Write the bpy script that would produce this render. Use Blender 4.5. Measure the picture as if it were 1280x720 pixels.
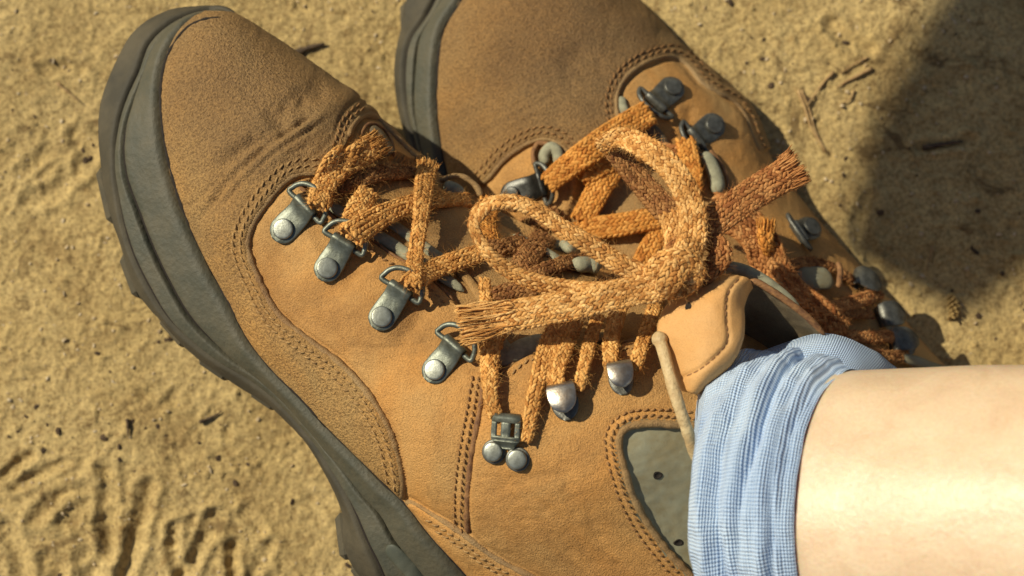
import bpy, math, random
import numpy as np
from mathutils import Vector, Matrix, noise as mnoise
from mathutils.bvhtree import BVHTree

random.seed(7)
rng = np.random.default_rng(7)
for o in list(bpy.data.objects):
    bpy.data.objects.remove(o, do_unlink=True)
SC = bpy.context.scene
COL = SC.collection

# ------------------------------------------------------------------ camera
CAM = Vector((0.0, -0.115, 0.86))
TARGET = Vector((0.0, 0.0, 0.0))
FOC = 64.0
cd = bpy.data.cameras.new('camera')
cam = bpy.data.objects.new('camera', cd)
COL.objects.link(cam)
SC.camera = cam
cam.location = CAM
cam.rotation_euler = (TARGET - CAM).to_track_quat('-Z', 'Y').to_euler()
cd.sensor_width = 36.0
cd.lens = FOC
cd.clip_start = 0.01
cd.clip_end = 400
cd.dof.use_dof = True
cd.dof.focus_distance = 0.722
cd.dof.aperture_fstop = 9.0
SC.render.resolution_x, SC.render.resolution_y = 1024, 576

# ------------------------------------------------------------------ light
SUN_AZ = math.radians(154)      # direction towards the sun, ccw from +X
SUN_EL = math.radians(43)
SD = Vector((math.cos(SUN_AZ) * math.cos(SUN_EL), math.sin(SUN_AZ) * math.cos(SUN_EL), math.sin(SUN_EL)))
w = bpy.data.worlds.new('World')
SC.world = w
w.use_nodes = True
nt = w.node_tree
nt.nodes.clear()
sky = nt.nodes.new('ShaderNodeTexSky')
sky.sky_type = 'NISHITA'
sky.sun_disc = False
sky.sun_elevation = SUN_EL
sky.sun_rotation = math.radians(90) - SUN_AZ
bg = nt.nodes.new('ShaderNodeBackground')
bg.inputs['Strength'].default_value = 0.06
wo = nt.nodes.new('ShaderNodeOutputWorld')
nt.links.new(sky.outputs[0], bg.inputs[0])
nt.links.new(bg.outputs[0], wo.inputs[0])
sd_ = bpy.data.lights.new('sun', 'SUN')
sd_.energy = 5.0
sd_.angle = math.radians(0.5)
sd_.color = (1.0, 0.91, 0.70)
so = bpy.data.objects.new('sun', sd_)
COL.objects.link(so)
so.rotation_euler = SD.to_track_quat('Z', 'Y').to_euler()
SC.view_settings.view_transform = 'Standard'
SC.view_settings.look = 'None'
SC.view_settings.exposure = 0.0
SC.view_settings.gamma = 1.0

# ------------------------------------------------------------------ pixel <-> world helpers
RM = np.array(cam.rotation_euler.to_matrix())
CN = np.array(CAM)
KX = 18.0 / FOC / 640.0


def ray(px, py):
    px, py = np.broadcast_arrays(np.asarray(px, float), np.asarray(py, float))
    d = np.stack([(px - 640) * KX, -(py - 360) * KX, -np.ones_like(px)], -1)
    return d @ RM.T


def P(px, py, z):
    d = ray(px, py)
    t = (np.asarray(z, float) - CN[2]) / d[..., 2]
    return CN + d * t[..., None]


def topix(p):
    q = (np.asarray(p) - CN) @ RM
    return np.stack([640 + q[..., 0] / -q[..., 2] / KX, 360 - q[..., 1] / -q[..., 2] / KX], -1)


def mpp(z):                                   # metres per photo pixel at height z
    return (CN[2] - z) * KX


def crom(pts, n, closed=False):               # Catmull-Rom through rows of pts, uniform in arc length of the first columns
    pts = np.asarray(pts, float)
    m = len(pts)
    pp = np.vstack([2 * pts[0] - pts[1], pts, 2 * pts[-1] - pts[-2]])
    k = 16
    out = []
    for i in range(m - 1):
        p0, p1, p2, p3 = pp[i], pp[i + 1], pp[i + 2], pp[i + 3]
        t = np.linspace(0, 1, k, endpoint=False)[:, None]
        out.append(0.5 * ((2 * p1) + (-p0 + p2) * t + (2 * p0 - 5 * p1 + 4 * p2 - p3) * t**2 + (-p0 + 3 * p1 - 3 * p2 + p3) * t**3))
    out.append(pts[-1:])
    q = np.vstack(out)
    if n is None:
        return q
    s = np.concatenate([[0], np.cumsum(np.linalg.norm(np.diff(q[:, :2], axis=0), axis=1))])
    u = np.linspace(0, s[-1], n)
    return np.stack([np.interp(u, s, q[:, j]) for j in range(q.shape[1])], -1)


def crom_idx(pts, n):                         # same, uniform in row index (keeps rails in step)
    q = crom(pts, None)
    u = np.linspace(0, len(q) - 1, n)
    return np.stack([np.interp(u, np.arange(len(q)), q[:, j]) for j in range(q.shape[1])], -1)


def seg_dist(p, line):                        # distance of points (N,2) to a polyline, with arc parameter and side
    line = np.asarray(line, float)
    best = np.full(len(p), 1e9)
    side = np.zeros(len(p))
    par = np.zeros(len(p))
    s = 0.0
    for a, b in zip(line[:-1], line[1:]):
        d = b - a
        L = np.linalg.norm(d)
        if L < 1e-9:
            continue
        t = np.clip(((p - a) @ d) / (L * L), 0, 1)
        q = a + t[:, None] * d
        r = p - q
        dd = np.hypot(r[:, 0], r[:, 1])
        m = dd < best
        best[m] = dd[m]
        side[m] = np.sign(d[0] * r[m, 1] - d[1] * r[m, 0])
        par[m] = s + t[m] * L
        s += L
    return best, side, par


def in_poly(p, poly):
    poly = np.asarray(poly, float)
    x, y = p[:, 0], p[:, 1]
    ins = np.zeros(len(p), bool)
    j = len(poly) - 1
    for i in range(len(poly)):
        xi, yi = poly[i]
        xj, yj = poly[j]
        c = ((yi > y) != (yj > y)) & (x < (xj - xi) * (y - yi) / (yj - yi + 1e-12) + xi)
        ins ^= c
        j = i
    return ins


def unit(v):
    v = np.asarray(v, float)
    return v / (np.linalg.norm(v) + 1e-12)


def sstep(a, b, x):
    t = np.clip((x - a) / (b - a), 0, 1)
    return t * t * (3 - 2 * t)


def vnoise(x, y, seed):                       # smooth 2D value noise in [-1, 1]
    r = np.random.default_rng(seed)
    T = r.uniform(-1, 1, (257, 257))
    T[256] = T[0]
    T[:, 256] = T[:, 0]
    xi = np.floor(x).astype(int)
    yi = np.floor(y).astype(int)
    fx = x - xi
    fy = y - yi
    fx = fx * fx * (3 - 2 * fx)
    fy = fy * fy * (3 - 2 * fy)
    xi %= 256
    yi %= 256
    return (T[yi, xi] * (1 - fx) + T[yi, xi + 1] * fx) * (1 - fy) + (T[yi + 1, xi] * (1 - fx) + T[yi + 1, xi + 1] * fx) * fy


# ------------------------------------------------------------------ object helpers
def mesh_obj(name, verts, faces, mat, parent=None, smooth=True, label=None, kind=None, uvs=None):
    me = bpy.data.meshes.new(name)
    verts = np.asarray(verts, float)
    if parent is not None:
        off = np.array(parent.matrix_world.translation) if parent.parent is None else np.zeros(3)
        base = parent
        off = np.zeros(3)
        while base is not None:
            off = off + np.array(base.location)
            base = base.parent
        verts = verts - off
    me.from_pydata(verts.tolist(), [], faces.tolist() if isinstance(faces, np.ndarray) else faces)
    if smooth:
        me.polygons.foreach_set('use_smooth', [True] * len(me.polygons))
    if uvs is not None:
        ul = me.uv_layers.new(name='UVMap')
        idx = np.empty(len(me.loops), int)
        me.loops.foreach_get('vertex_index', idx)
        ul.data.foreach_set('uv', np.asarray(uvs, float)[idx].ravel())
    me.materials.append(mat)
    me.update()
    o = bpy.data.objects.new(name, me)
    COL.objects.link(o)
    if parent is not None:
        o.parent = parent
    if label:
        o['label'] = label
    if kind:
        o['kind'] = kind
    return o


def thing(name, loc, label, cat, group=None):
    o = bpy.data.objects.new(name, None)
    o.empty_display_size = 0.01
    COL.objects.link(o)
    o.location = loc
    o['label'] = label
    o['category'] = cat
    if group:
        o['group'] = group
    return o


def tag(o, label, cat, group=None, kind=None):
    if label:
        o['label'] = label
    if cat:
        o['category'] = cat
    if group:
        o['group'] = group
    if kind:
        o['kind'] = kind
    return o


class MB:                                     # mesh buffer of many small pieces
    def __init__(s):
        s.v = []
        s.f = []
        s.n = 0

    def add(s, v, f):
        v = np.asarray(v, float)
        s.v.append(v)
        s.f.extend([tuple(i + s.n for i in q) for q in f])
        s.n += len(v)

    def build(s, name, mat, parent=None, **k):
        return mesh_obj(name, np.vstack(s.v), s.f, mat, parent, **k)


def grid_faces(nu, nv, wrap_v=False, flip=False):
    f = []
    mv = nv if wrap_v else nv - 1
    a = np.arange(nu - 1)[:, None] * nv
    b = np.arange(mv)[None, :]
    c = (np.arange(mv)[None, :] + 1) % nv
    q = np.stack([a + b, a + c, a + nv + c, a + nv + b], -1).reshape(-1, 4)
    if flip:
        q = q[:, ::-1]
    return q


def frames(pts, up=None):
    pts = np.asarray(pts, float)
    t = np.gradient(pts, axis=0)
    t /= np.linalg.norm(t, axis=1)[:, None] + 1e-12
    if up is None:
        up = np.tile([0, 0, 1.0], (len(pts), 1))
    up = np.asarray(up, float)
    if up.ndim == 1:
        up = np.tile(up, (len(pts), 1))
    s = np.cross(t, up)
    s /= np.linalg.norm(s, axis=1)[:, None] + 1e-12
    n = np.cross(s, t)
    return t, s, n


def tube(mb, pts, r, k=8, up=None, flat=1.0, cap=True, r2=None):
    pts = np.asarray(pts, float)
    n = len(pts)
    r = np.broadcast_to(np.asarray(r, float), (n,))
    t, s, u = frames(pts, up)
    a = np.linspace(0, 2 * math.pi, k, endpoint=False)
    ring = (s[:, None, :] * np.cos(a)[None, :, None] + u[:, None, :] * (np.sin(a) * flat)[None, :, None]) * r[:, None, None]
    v = (pts[:, None, :] + ring).reshape(-1, 3)
    f = [tuple(q) for q in grid_faces(n, k, True)]
    if cap:
        f.append(tuple(range(k))[::-1])
        f.append(tuple((n - 1) * k + i for i in range(k)))
    mb.add(v, f)


def capsule(mb, a, b, r, up, k=6, flat=0.8):
    a = np.asarray(a)
    b = np.asarray(b)
    L = b - a
    pts = [a, a + L * .12, a + L * .5, a + L * .88, b]
    tube(mb, pts, [r * .35, r * .85, r, r * .85, r * .35], k, up, flat)


# ------------------------------------------------------------------ materials
def newmat(name):
    m = bpy.data.materials.new(name)
    m.use_nodes = True
    nt = m.node_tree
    b = nt.nodes['Principled BSDF']
    return m, nt, b


def N(nt, t, **k):
    n = nt.nodes.new(t)
    for a, b in k.items():
        setattr(n, a, b)
    return n


def noise_node(nt, scale, detail=4, rough=0.6, coord=None, dist=0.0):
    n = N(nt, 'ShaderNodeTexNoise')
    n.inputs['Scale'].default_value = scale
    n.inputs['Detail'].default_value = detail
    n.inputs['Roughness'].default_value = rough
    n.inputs['Distortion'].default_value = dist
    if coord is not None:
        nt.links.new(coord, n.inputs['Vector'])
    return n


def ramp(nt, fac, stops):
    r = N(nt, 'ShaderNodeValToRGB')
    el = r.color_ramp.elements
    while len(el) > 1:
        el.remove(el[-1])
    el[0].position = stops[0][0]
    el[0].color = (*stops[0][1], 1)
    for p, c in stops[1:]:
        e = el.new(p)
        e.color = (*c, 1)
    nt.links.new(fac, r.inputs[0])
    return r


def mixc(nt, fac, a, b, mode='MIX'):
    m = N(nt, 'ShaderNodeMix', data_type='RGBA', blend_type=mode)
    if isinstance(fac, (int, float)):
        m.inputs[0].default_value = fac
    else:
        nt.links.new(fac, m.inputs[0])
    for i, c in ((6, a), (7, b)):
        if isinstance(c, tuple):
            m.inputs[i].default_value = (*c, 1)
        else:
            nt.links.new(c, m.inputs[i])
    return m.outputs[2]


def bumps(nt, b, layers):                     # layers: (height socket, distance)
    prev = None
    for h, d in layers:
        n = N(nt, 'ShaderNodeBump')
        n.inputs['Strength'].default_value = 1.0
        n.inputs['Distance'].default_value = d
        nt.links.new(h, n.inputs['Height'])
        if prev is not None:
            nt.links.new(prev, n.inputs['Normal'])
        prev = n.outputs[0]
    nt.links.new(prev, b.inputs['Normal'])


def leather(name, base, dusty, dark, grain=0.00035, dustiness=0.5, fine=1100, darkf=.45, stain=None, gc=.6):
    m, nt, b = newmat(name)
    tc = N(nt, 'ShaderNodeTexCoord')
    co = tc.outputs['Object']
    n1 = noise_node(nt, 17, 5, .6, co, .6)
    c = ramp(nt, n1.outputs[0], [(0.5 - dustiness * .32, base), (0.66, dusty)]).outputs[0]
    n2 = noise_node(nt, 20, 7, .72, co, .4)
    r2 = ramp(nt, n2.outputs[0], [(0.36, (1, 1, 1)), (0.56, (0, 0, 0))])
    f2 = N(nt, 'ShaderNodeMath', operation='MULTIPLY')
    nt.links.new(r2.outputs[0], f2.inputs[0])
    f2.inputs[1].default_value = darkf
    c = mixc(nt, f2.outputs[0], c, dark)
    if stain:                                   # old dust and scuffing rubbed into the toe cap
        vm = N(nt, 'ShaderNodeVectorMath', operation='DISTANCE')
        nt.links.new(co, vm.inputs[0])
        vm.inputs[1].default_value = stain[0]
        ns = noise_node(nt, 34, 5, .65, co, .5)
        ad = N(nt, 'ShaderNodeMath', operation='MULTIPLY_ADD')
        nt.links.new(ns.outputs[0], ad.inputs[0])
        ad.inputs[1].default_value = .075
        nt.links.new(vm.outputs['Value'], ad.inputs[2])
        rs = ramp(nt, ad.outputs[0], [(stain[1] + .02, (1, 1, 1)), (stain[1] + .075, (0, 0, 0))])
        f3 = N(nt, 'ShaderNodeMath', operation='MULTIPLY')
        nt.links.new(rs.outputs[0], f3.inputs[0])
        f3.inputs[1].default_value = .6
        c = mixc(nt, f3.outputs[0], c, stain[2])
    n3 = noise_node(nt, fine, 3, .7, co)
    r3 = ramp(nt, n3.outputs[0], [(0.33, (1 - .5 * gc, 1 - .56 * gc, 1 - .64 * gc)), (0.5, (1, 1, 1)), (0.68, (1 + .42 * gc, 1 + .38 * gc, 1 + .28 * gc))])
    c = mixc(nt, 1.0, c, r3.outputs[0], 'MULTIPLY')
    # dust caught as pale specks
    n5 = noise_node(nt, 700, 2, .5, co)
    r5 = ramp(nt, n5.outputs[0], [(0.66, (0, 0, 0)), (0.74, (1, 1, 1))])
    f5 = N(nt, 'ShaderNodeMath', operation='MULTIPLY')
    nt.links.new(r5.outputs[0], f5.inputs[0])
    f5.inputs[1].default_value = .3 * dustiness
    c = mixc(nt, f5.outputs[0], c, (0.50, 0.37, 0.19))
    nw_ = noise_node(nt, 40, 2, .5, co, .25)
    rw_ = ramp(nt, nw_.outputs[0], [(.478, (0, 0, 0)), (.488, (1, 1, 1)), (.498, (0, 0, 0)), (.560, (0, 0, 0)), (.568, (1, 1, 1)), (.576, (0, 0, 0))])
    nm_ = noise_node(nt, 26, 3, .6, co)
    rm_ = ramp(nt, nm_.outputs[0], [(.50, (0, 0, 0)), (.62, (1, 1, 1))])
    wr_ = N(nt, 'ShaderNodeMath', operation='MULTIPLY')
    nt.links.new(rw_.outputs[0], wr_.inputs[0])
    nt.links.new(rm_.outputs[0], wr_.inputs[1])
    wi_ = N(nt, 'ShaderNodeMath', operation='MULTIPLY')
    nt.links.new(wr_.outputs[0], wi_.inputs[0])
    wi_.inputs[1].default_value = .05
    c = mixc(nt, wi_.outputs[0], c, dark)
    wn_ = N(nt, 'ShaderNodeMath', operation='MULTIPLY')
    nt.links.new(wr_.outputs[0], wn_.inputs[0])
    wn_.inputs[1].default_value = -1.0
    nt.links.new(c, b.inputs['Base Color'])
    b.inputs['Roughness'].default_value = .62
    b.inputs['Specular IOR Level'].default_value = .42
    n4 = noise_node(nt, 300, 4, .65, co, 0)
    n6 = noise_node(nt, 75, 3, .6, co, .2)
    bumps(nt, b, [(n6.outputs[0], .00035), (wn_.outputs[0], .0001), (n4.outputs[0], grain * .8), (n3.outputs[0], grain * 2.4)])
    return m


def simple(name, col, rough=.6, var=.25, scale=200, bump=.0002, metal=0.0, col2=None, spec=.4, bscale=None):
    m, nt, b = newmat(name)
    tc = N(nt, 'ShaderNodeTexCoord')
    co = tc.outputs['Object']
    n1 = noise_node(nt, scale, 5, .65, co)
    c2 = col2 if col2 else tuple(x * (1 - var * 1.6) for x in col)
    c = ramp(nt, n1.outputs[0], [(0.35, c2), (0.62, col)]).outputs[0]
    nt.links.new(c, b.inputs['Base Color'])
    b.inputs['Roughness'].default_value = rough
    b.inputs['Metallic'].default_value = metal
    b.inputs['Specular IOR Level'].default_value = spec
    n2 = noise_node(nt, bscale or scale * 4, 3, .6, co)
    if bump:
        bumps(nt, b, [(n1.outputs[0], bump * 2), (n2.outputs[0], bump)])
    return m


_f = P(345, 85, .12) - np.array([.03, -.05, 0])
M_VAMP = leather('nubuck_dusty', (0.46, 0.238, 0.064), (0.38, 0.24, 0.09), (0.20, 0.105, 0.035), .0006, .6, 1000, .5, (tuple(_f), .058, (0.17, 0.105, 0.045)), .9)
_f = P(745, 20, .07) - np.array([.12, .03, 0])
M_VAMPB = leather('nubuck_dusty_dark', (0.37, 0.19, 0.052), (0.30, 0.19, 0.075), (0.14, 0.075, 0.027), .0006, .6, 1000, .6, (tuple(_f), .060, (0.16, 0.09, 0.034)), .9)
M_QUARTER = leather('nubuck_tan', (0.57, 0.272, 0.068), (0.50, 0.300, 0.108), (0.30, 0.145, 0.038), .00032, .45, 1500, .75, None, .5)
M_EDGE = leather('leather_edge', (0.30, 0.16, 0.05), (0.36, 0.24, 0.11), (0.15, 0.065, 0.028), .0003, .7, 1500)
M_FLAP = leather('flap_leather', (0.62, 0.33, 0.11), (0.62, 0.37, 0.15), (0.48, 0.23, 0.065), .00012, .2, 1800, .3, None, .22)
M_TONGUE = leather('tongue_leather', (0.40, 0.215, 0.062), (0.40, 0.25, 0.10), (0.22, 0.11, 0.035), .0003, .5, 1500)
M_DARKLEATHER = leather('lining_leather', (0.14, 0.105, 0.06), (0.18, 0.14, 0.08), (0.03, 0.02, 0.013), .00018, .3, 2200)
M_RAND = simple('rand_rubber', (0.056, 0.057, 0.040), .62, .3, 60, .00018, col2=(0.088, 0.078, 0.050), bscale=1600)
_nt = M_RAND.node_tree
_b = _nt.nodes['Principled BSDF']
_v = N(_nt, 'ShaderNodeTexVoronoi')
_v.inputs['Scale'].default_value = 520
_nt.links.new([n for n in _nt.nodes if n.type == 'TEX_COORD'][0].outputs['Object'], _v.inputs['Vector'])
_bp = N(_nt, 'ShaderNodeBump')
_bp.inputs['Distance'].default_value = .00016
_nt.links.new(_v.outputs['Distance'], _bp.inputs['Height'])
_nt.links.new(_b.inputs['Normal'].links[0].from_socket, _bp.inputs['Normal'])
_nt.links.new(_bp.outputs[0], _b.inputs['Normal'])
M_SOLE = simple('sole_rubber', (0.040, 0.035, 0.023), .75, .3, 45, .00014, col2=(0.075, 0.062, 0.038), bscale=1300)
M_LUG = simple('lug_rubber', (0.055, 0.048, 0.031), .75, .3, 80, .0002, col2=(0.09, 0.073, 0.042), bscale=900)
M_GREY = simple('gusset_suede', (0.33, 0.32, 0.215), .85, .2, 300, .00015, col2=(0.22, 0.21, 0.14), bscale=2500)
M_INSERT = simple('insert_suede', (0.255, 0.245, 0.165), .85, .2, 120, .00012, col2=(0.225, 0.19, 0.105), bscale=2200)
M_PIPE = simple('stitched_binding', (0.30, 0.15, 0.055), .75, .3, 400, .0002, col2=(0.14, 0.062, 0.028))
M_THREAD = simple('thread', (0.36, 0.19, 0.065), .8, .3, 900, .0001, col2=(0.16, 0.08, 0.03))
M_THREADPALE = simple('thread_pale', (0.42, 0.26, 0.10), .8, .3, 900, .0001, col2=(0.22, 0.12, 0.045))
M_HOLE = simple('hole_dark', (0.02, 0.014, 0.01), .9, .2, 500, 0)
M_METAL = simple('worn_steel', (0.19, 0.205, 0.17), .48, .35, 260, .00008, 0.7, col2=(0.10, 0.105, 0.08), bscale=1500)
M_METALDARK = simple('dark_steel', (0.15, 0.15, 0.13), .45, .35, 260, .00008, .6, col2=(0.07, 0.068, 0.058), bscale=1500)
M_RIVET = simple('rivet_steel', (0.30, 0.315, 0.275), .4, .35, 300, .00004, 0.75, col2=(0.17, 0.175, 0.145), bscale=1300)
M_METALBLACK = simple('shaded_steel', (0.06, 0.06, 0.055), .38, .35, 260, .00005, 0.8, col2=(0.03, 0.03, 0.028), bscale=1500)  # near-black steel, shade put into the colour of one rear ring
M_METALBRIGHT = simple('bright_steel', (0.46, 0.43, 0.37), .36, .3, 200, .00005, 0.95, col2=(0.30, 0.24, 0.18), bscale=1200)
M_CORD = simple('rawhide', (0.62, 0.48, 0.26), .6, .3, 120, .0005, col2=(0.42, 0.28, 0.13), bscale=700)


def lace_mat(name, c1, c2, c3):
    m, nt, b = newmat(name)
    g = N(nt, 'ShaderNodeNewGeometry')
    tc = N(nt, 'ShaderNodeTexCoord')
    r = ramp(nt, g.outputs['Random Per Island'], [(0.0, c3), (0.4, c2), (1.0, c1)])
    n = noise_node(nt, 90, 4, .6, tc.outputs['Object'])
    rr = ramp(nt, n.outputs[0], [(0.35, (.72, .66, .60)), (0.6, (1.08, 1.08, 1.08))])
    c = mixc(nt, 1.0, r.outputs[0], rr.outputs[0], 'MULTIPLY')
    n3 = noise_node(nt, 2600, 2, .6, tc.outputs['Object'])
    r3 = ramp(nt, n3.outputs[0], [(0.3, (.7, .66, .6)), (0.65, (1.15, 1.15, 1.15))])
    c = mixc(nt, 1.0, c, r3.outputs[0], 'MULTIPLY')
    nt.links.new(c, b.inputs['Base Color'])
    b.inputs['Roughness'].default_value = .8
    b.inputs['Specular IOR Level'].default_value = .25
    bumps(nt, b, [(n3.outputs[0], .00025)])
    return m


L_TAN = lace_mat('lace_faded', (0.84, 0.53, 0.21), (0.66, 0.35, 0.105), (0.44, 0.185, 0.045))
L_ORANGE = lace_mat('lace_orange', (0.72, 0.36, 0.09), (0.60, 0.26, 0.05), (0.46, 0.17, 0.03))
L_WORN = lace_mat('lace_worn', (0.78, 0.46, 0.155), (0.66, 0.34, 0.095), (0.46, 0.20, 0.048))
L_SHADED = lace_mat('lace_shaded', (0.42, 0.22, 0.08), (0.31, 0.14, 0.045), (0.19, 0.075, 0.026))  # same lace with its shading darkened into the colour
L_RUST = lace_mat('lace_rust', (0.58, 0.30, 0.11), (0.44, 0.19, 0.06), (0.28, 0.10, 0.03))

# ================================================================== GROUND
def axis_grid(lo, hi, step, far):
    c = list(np.arange(lo, hi + 1e-9, step))
    s = step
    x = hi
    up = []
    while x < far:
        s *= 1.28
        x += s
        up.append(x)
    s = step
    x = lo
    dn = []
    while x > -far:
        s *= 1.28
        x -= s
        dn.append(x)
    return np.array(dn[::-1] + c + up)


gx = axis_grid(-.30, .31, .00115, 120)
gy = axis_grid(-.17, .19, .00115, 120)
GX, GY = np.meshgrid(gx, gy)
fx = GX.ravel()
fy = GY.ravel()
GPIX = topix(np.stack([fx, fy, 0 * fx], -1))
near = (np.abs(fx) < .5) & (np.abs(fy) < .5)
fade = 1 - sstep(.6, 1.6, np.maximum(np.abs(fx), np.abs(fy)))
gz = .0035 * vnoise(fx * 11 + 3, fy * 11 + 7, 1)
gz += fade * (.0008 * vnoise(fx * 38 + 5, fy * 38 + 1, 2) + .0002 * vnoise(fx * 90, fy * 90, 3) + .00035 * vnoise(fx * 210, fy * 210, 4) * (0.6 + .4 * vnoise(fx * 20, fy * 20, 9)) + .0006 * vnoise(fx * 430, fy * 430, 5))
# crumbs standing proud
cr = vnoise(fx * 300 + 9, fy * 300, 6)
gz += fade * .0014 * sstep(.66, .95, cr)
# pits
pt = vnoise(fx * 75 + 2, fy * 75, 8) + .35 * vnoise(fx * 200, fy * 200, 10)
gz -= fade * .0016 * sstep(.80, 1.2, pt)
# boot print: grooves with pushed-up lips, lower left of the frame
gro = [([(45, 648), (75, 622), (115, 606)], 8, 5), ([(84, 652), (98, 632), (121, 618)], 10, 4), ([(131, 588), (134, 640), (139, 695)], 9, 5), ([(121, 700), (112, 716), (104, 740)], 12, 4),
       ([(187, 611), (176, 650), (161, 700), (150, 730)], 9, 6), ([(217, 660), (218, 690), (224, 716)], 7, 5), ([(270, 645), (250, 684), (230, 722)], 8, 5), ([(217, 660), (240, 652), (262, 645)], 6, 3),
       ([(292, 684), (291, 700), (292, 725)], 7, 5), ([(338, 680), (325, 705), (312, 730)], 7, 4), ([(8, 594), (22, 580), (38, 570)], 6, 4), ([(20, 609), (50, 592), (82, 577)], 6, 4), ([(305, 640), (320, 652), (328, 664)], 6, 3),
       ([(5, 660), (20, 690), (28, 720)], 9, 4), ([(60, 700), (72, 712), (70, 735)], 9, 4), ([(98, 655), (108, 680), (100, 700)], 7, 3),
       ([(55, 90), (80, 84), (100, 88)], 7, 3), ([(40, 250), (70, 240), (90, 215)], 9, 4), ([(95, 170), (110, 190), (100, 215)], 8, 4), ([(1040, 30), (1060, 50), (1090, 60)], 8, 4),
       ([(1085, 250), (1075, 290), (1090, 330)], 9, 4), ([(1150, 185), (1185, 180), (1215, 176)], 6, 4), ([(30, 215), (60, 190)], 7, 3), ([(1110, 150), (1150, 120), (1200, 100)], 12, 3)]
for ln, wd, dep in gro:
    ln = crom(np.array(ln, float), 14)
    idx = np.where(near)[0]
    lo_ = ln.min(0) - 5 * wd
    hi_ = ln.max(0) + 5 * wd
    g = GPIX[idx]
    idx = idx[(g[:, 0] > lo_[0]) & (g[:, 0] < hi_[0]) & (g[:, 1] > lo_[1]) & (g[:, 1] < hi_[1])]
    if len(idx) == 0:
        continue
    g = GPIX[idx]
    wob = 3 * vnoise(fx[idx] * 90, fy[idx] * 90, 12) + 1.5 * vnoise(fx[idx] * 300, fy[idx] * 300, 13)
    d, s, _ = seg_dist(g, ln)
    d = d + wob
    gz[idx] -= dep * .00052 * np.exp(-(np.maximum(d, 0) / (wd * 1.0)) ** 2) * (.75 + .35 * vnoise(fx[idx] * 60, fy[idx] * 60, 14))
    gz[idx] += dep * .00032 * np.exp(-((d - wd * 1.8) / (wd * .7)) ** 2)
gv = np.stack([fx, fy, gz], -1)
m_sand, nt, b = newmat('sandy_soil')
tc = N(nt, 'ShaderNodeTexCoord')
co = tc.outputs['Object']
n1 = noise_node(nt, 16, 6, .62, co, .5)
c = ramp(nt, n1.outputs[0], [(0.30, (0.30, 0.205, 0.086)), (0.45, (0.43, 0.315, 0.138)), (0.62, (0.50, 0.375, 0.172))]).outputs[0]
n2 = noise_node(nt, 120, 5, .7, co, .3)
r2 = ramp(nt, n2.outputs[0], [(0.28, (.55, .48, .42)), (0.42, (.93, .91, .89)), (0.75, (1.15, 1.14, 1.1))])
c = mixc(nt, 1.0, c, r2.outputs[0], 'MULTIPLY')
n3 = noise_node(nt, 520, 4, .7, co)
r3 = ramp(nt, n3.outputs[0], [(0.32, (.55, .5, .44)), (0.5, (1, 1, 1)), (0.7, (1.35, 1.33, 1.25))])
c = mixc(nt, 1.0, c, r3.outputs[0], 'MULTIPLY')
n7 = noise_node(nt, 30, 4, .75, co, 1.0)
r7 = ramp(nt, n7.outputs[0], [(0.34, (1, 1, 1)), (0.43, (0, 0, 0))])
f7 = N(nt, 'ShaderNodeMath', operation='MULTIPLY')
nt.links.new(r7.outputs[0], f7.inputs[0])
f7.inputs[1].default_value = .7
c = mixc(nt, f7.outputs[0], c, (0.10, 0.058, 0.024))
nt.links.new(c, b.inputs['Base Color'])
b.inputs['Roughness'].default_value = .95
b.inputs['Specular IOR Level'].default_value = .15
n4 = noise_node(nt, 900, 3, .7, co)
bumps(nt, b, [(n3.outputs[0], .0009), (n4.outputs[0], .0006)])
ground = mesh_obj('ground', gv, grid_faces(len(gy), len(gx)), m_sand)
ground['kind'] = 'structure'
ground['label'] = 'dry yellow sandy soil with boot prints'


def ground_z(x, y):
    i = int(np.clip(np.searchsorted(gx, x), 0, len(gx) - 1))
    j = int(np.clip(np.searchsorted(gy, y), 0, len(gy) - 1))
    return gz[j * len(gx) + i]


# ================================================================== BOOT BODIES
def body_grid(sections, nu, nv, thend=235):
    s = np.array(sections, float)
    q = crom_idx(s, nu)
    Lx, Ly, Rx, Ry, thL, zb, H = q.T
    v = np.linspace(0, 1, nv)
    th = np.radians(thL)[:, None] + (np.radians(thend) - np.radians(thL)[:, None]) * v[None, :]
    f = (np.cos(np.radians(thL))[:, None] - np.cos(th)) / (np.cos(np.radians(thL))[:, None] + 1)
    px = Lx[:, None] + (Rx - Lx)[:, None] * f
    py = Ly[:, None] + (Ry - Ly)[:, None] * f
    sn = np.sin(th)
    z = zb[:, None] + H[:, None] * np.where(sn > 0, np.abs(sn) ** .8, -1.05 * np.abs(sn) ** .9)
    return px, py, z, th


def normals_grid(V):
    du = np.gradient(V, axis=0)
    dv = np.gradient(V, axis=1)
    n = np.cross(du, dv)
    n /= np.linalg.norm(n, axis=-1)[..., None] + 1e-12
    return n


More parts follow.
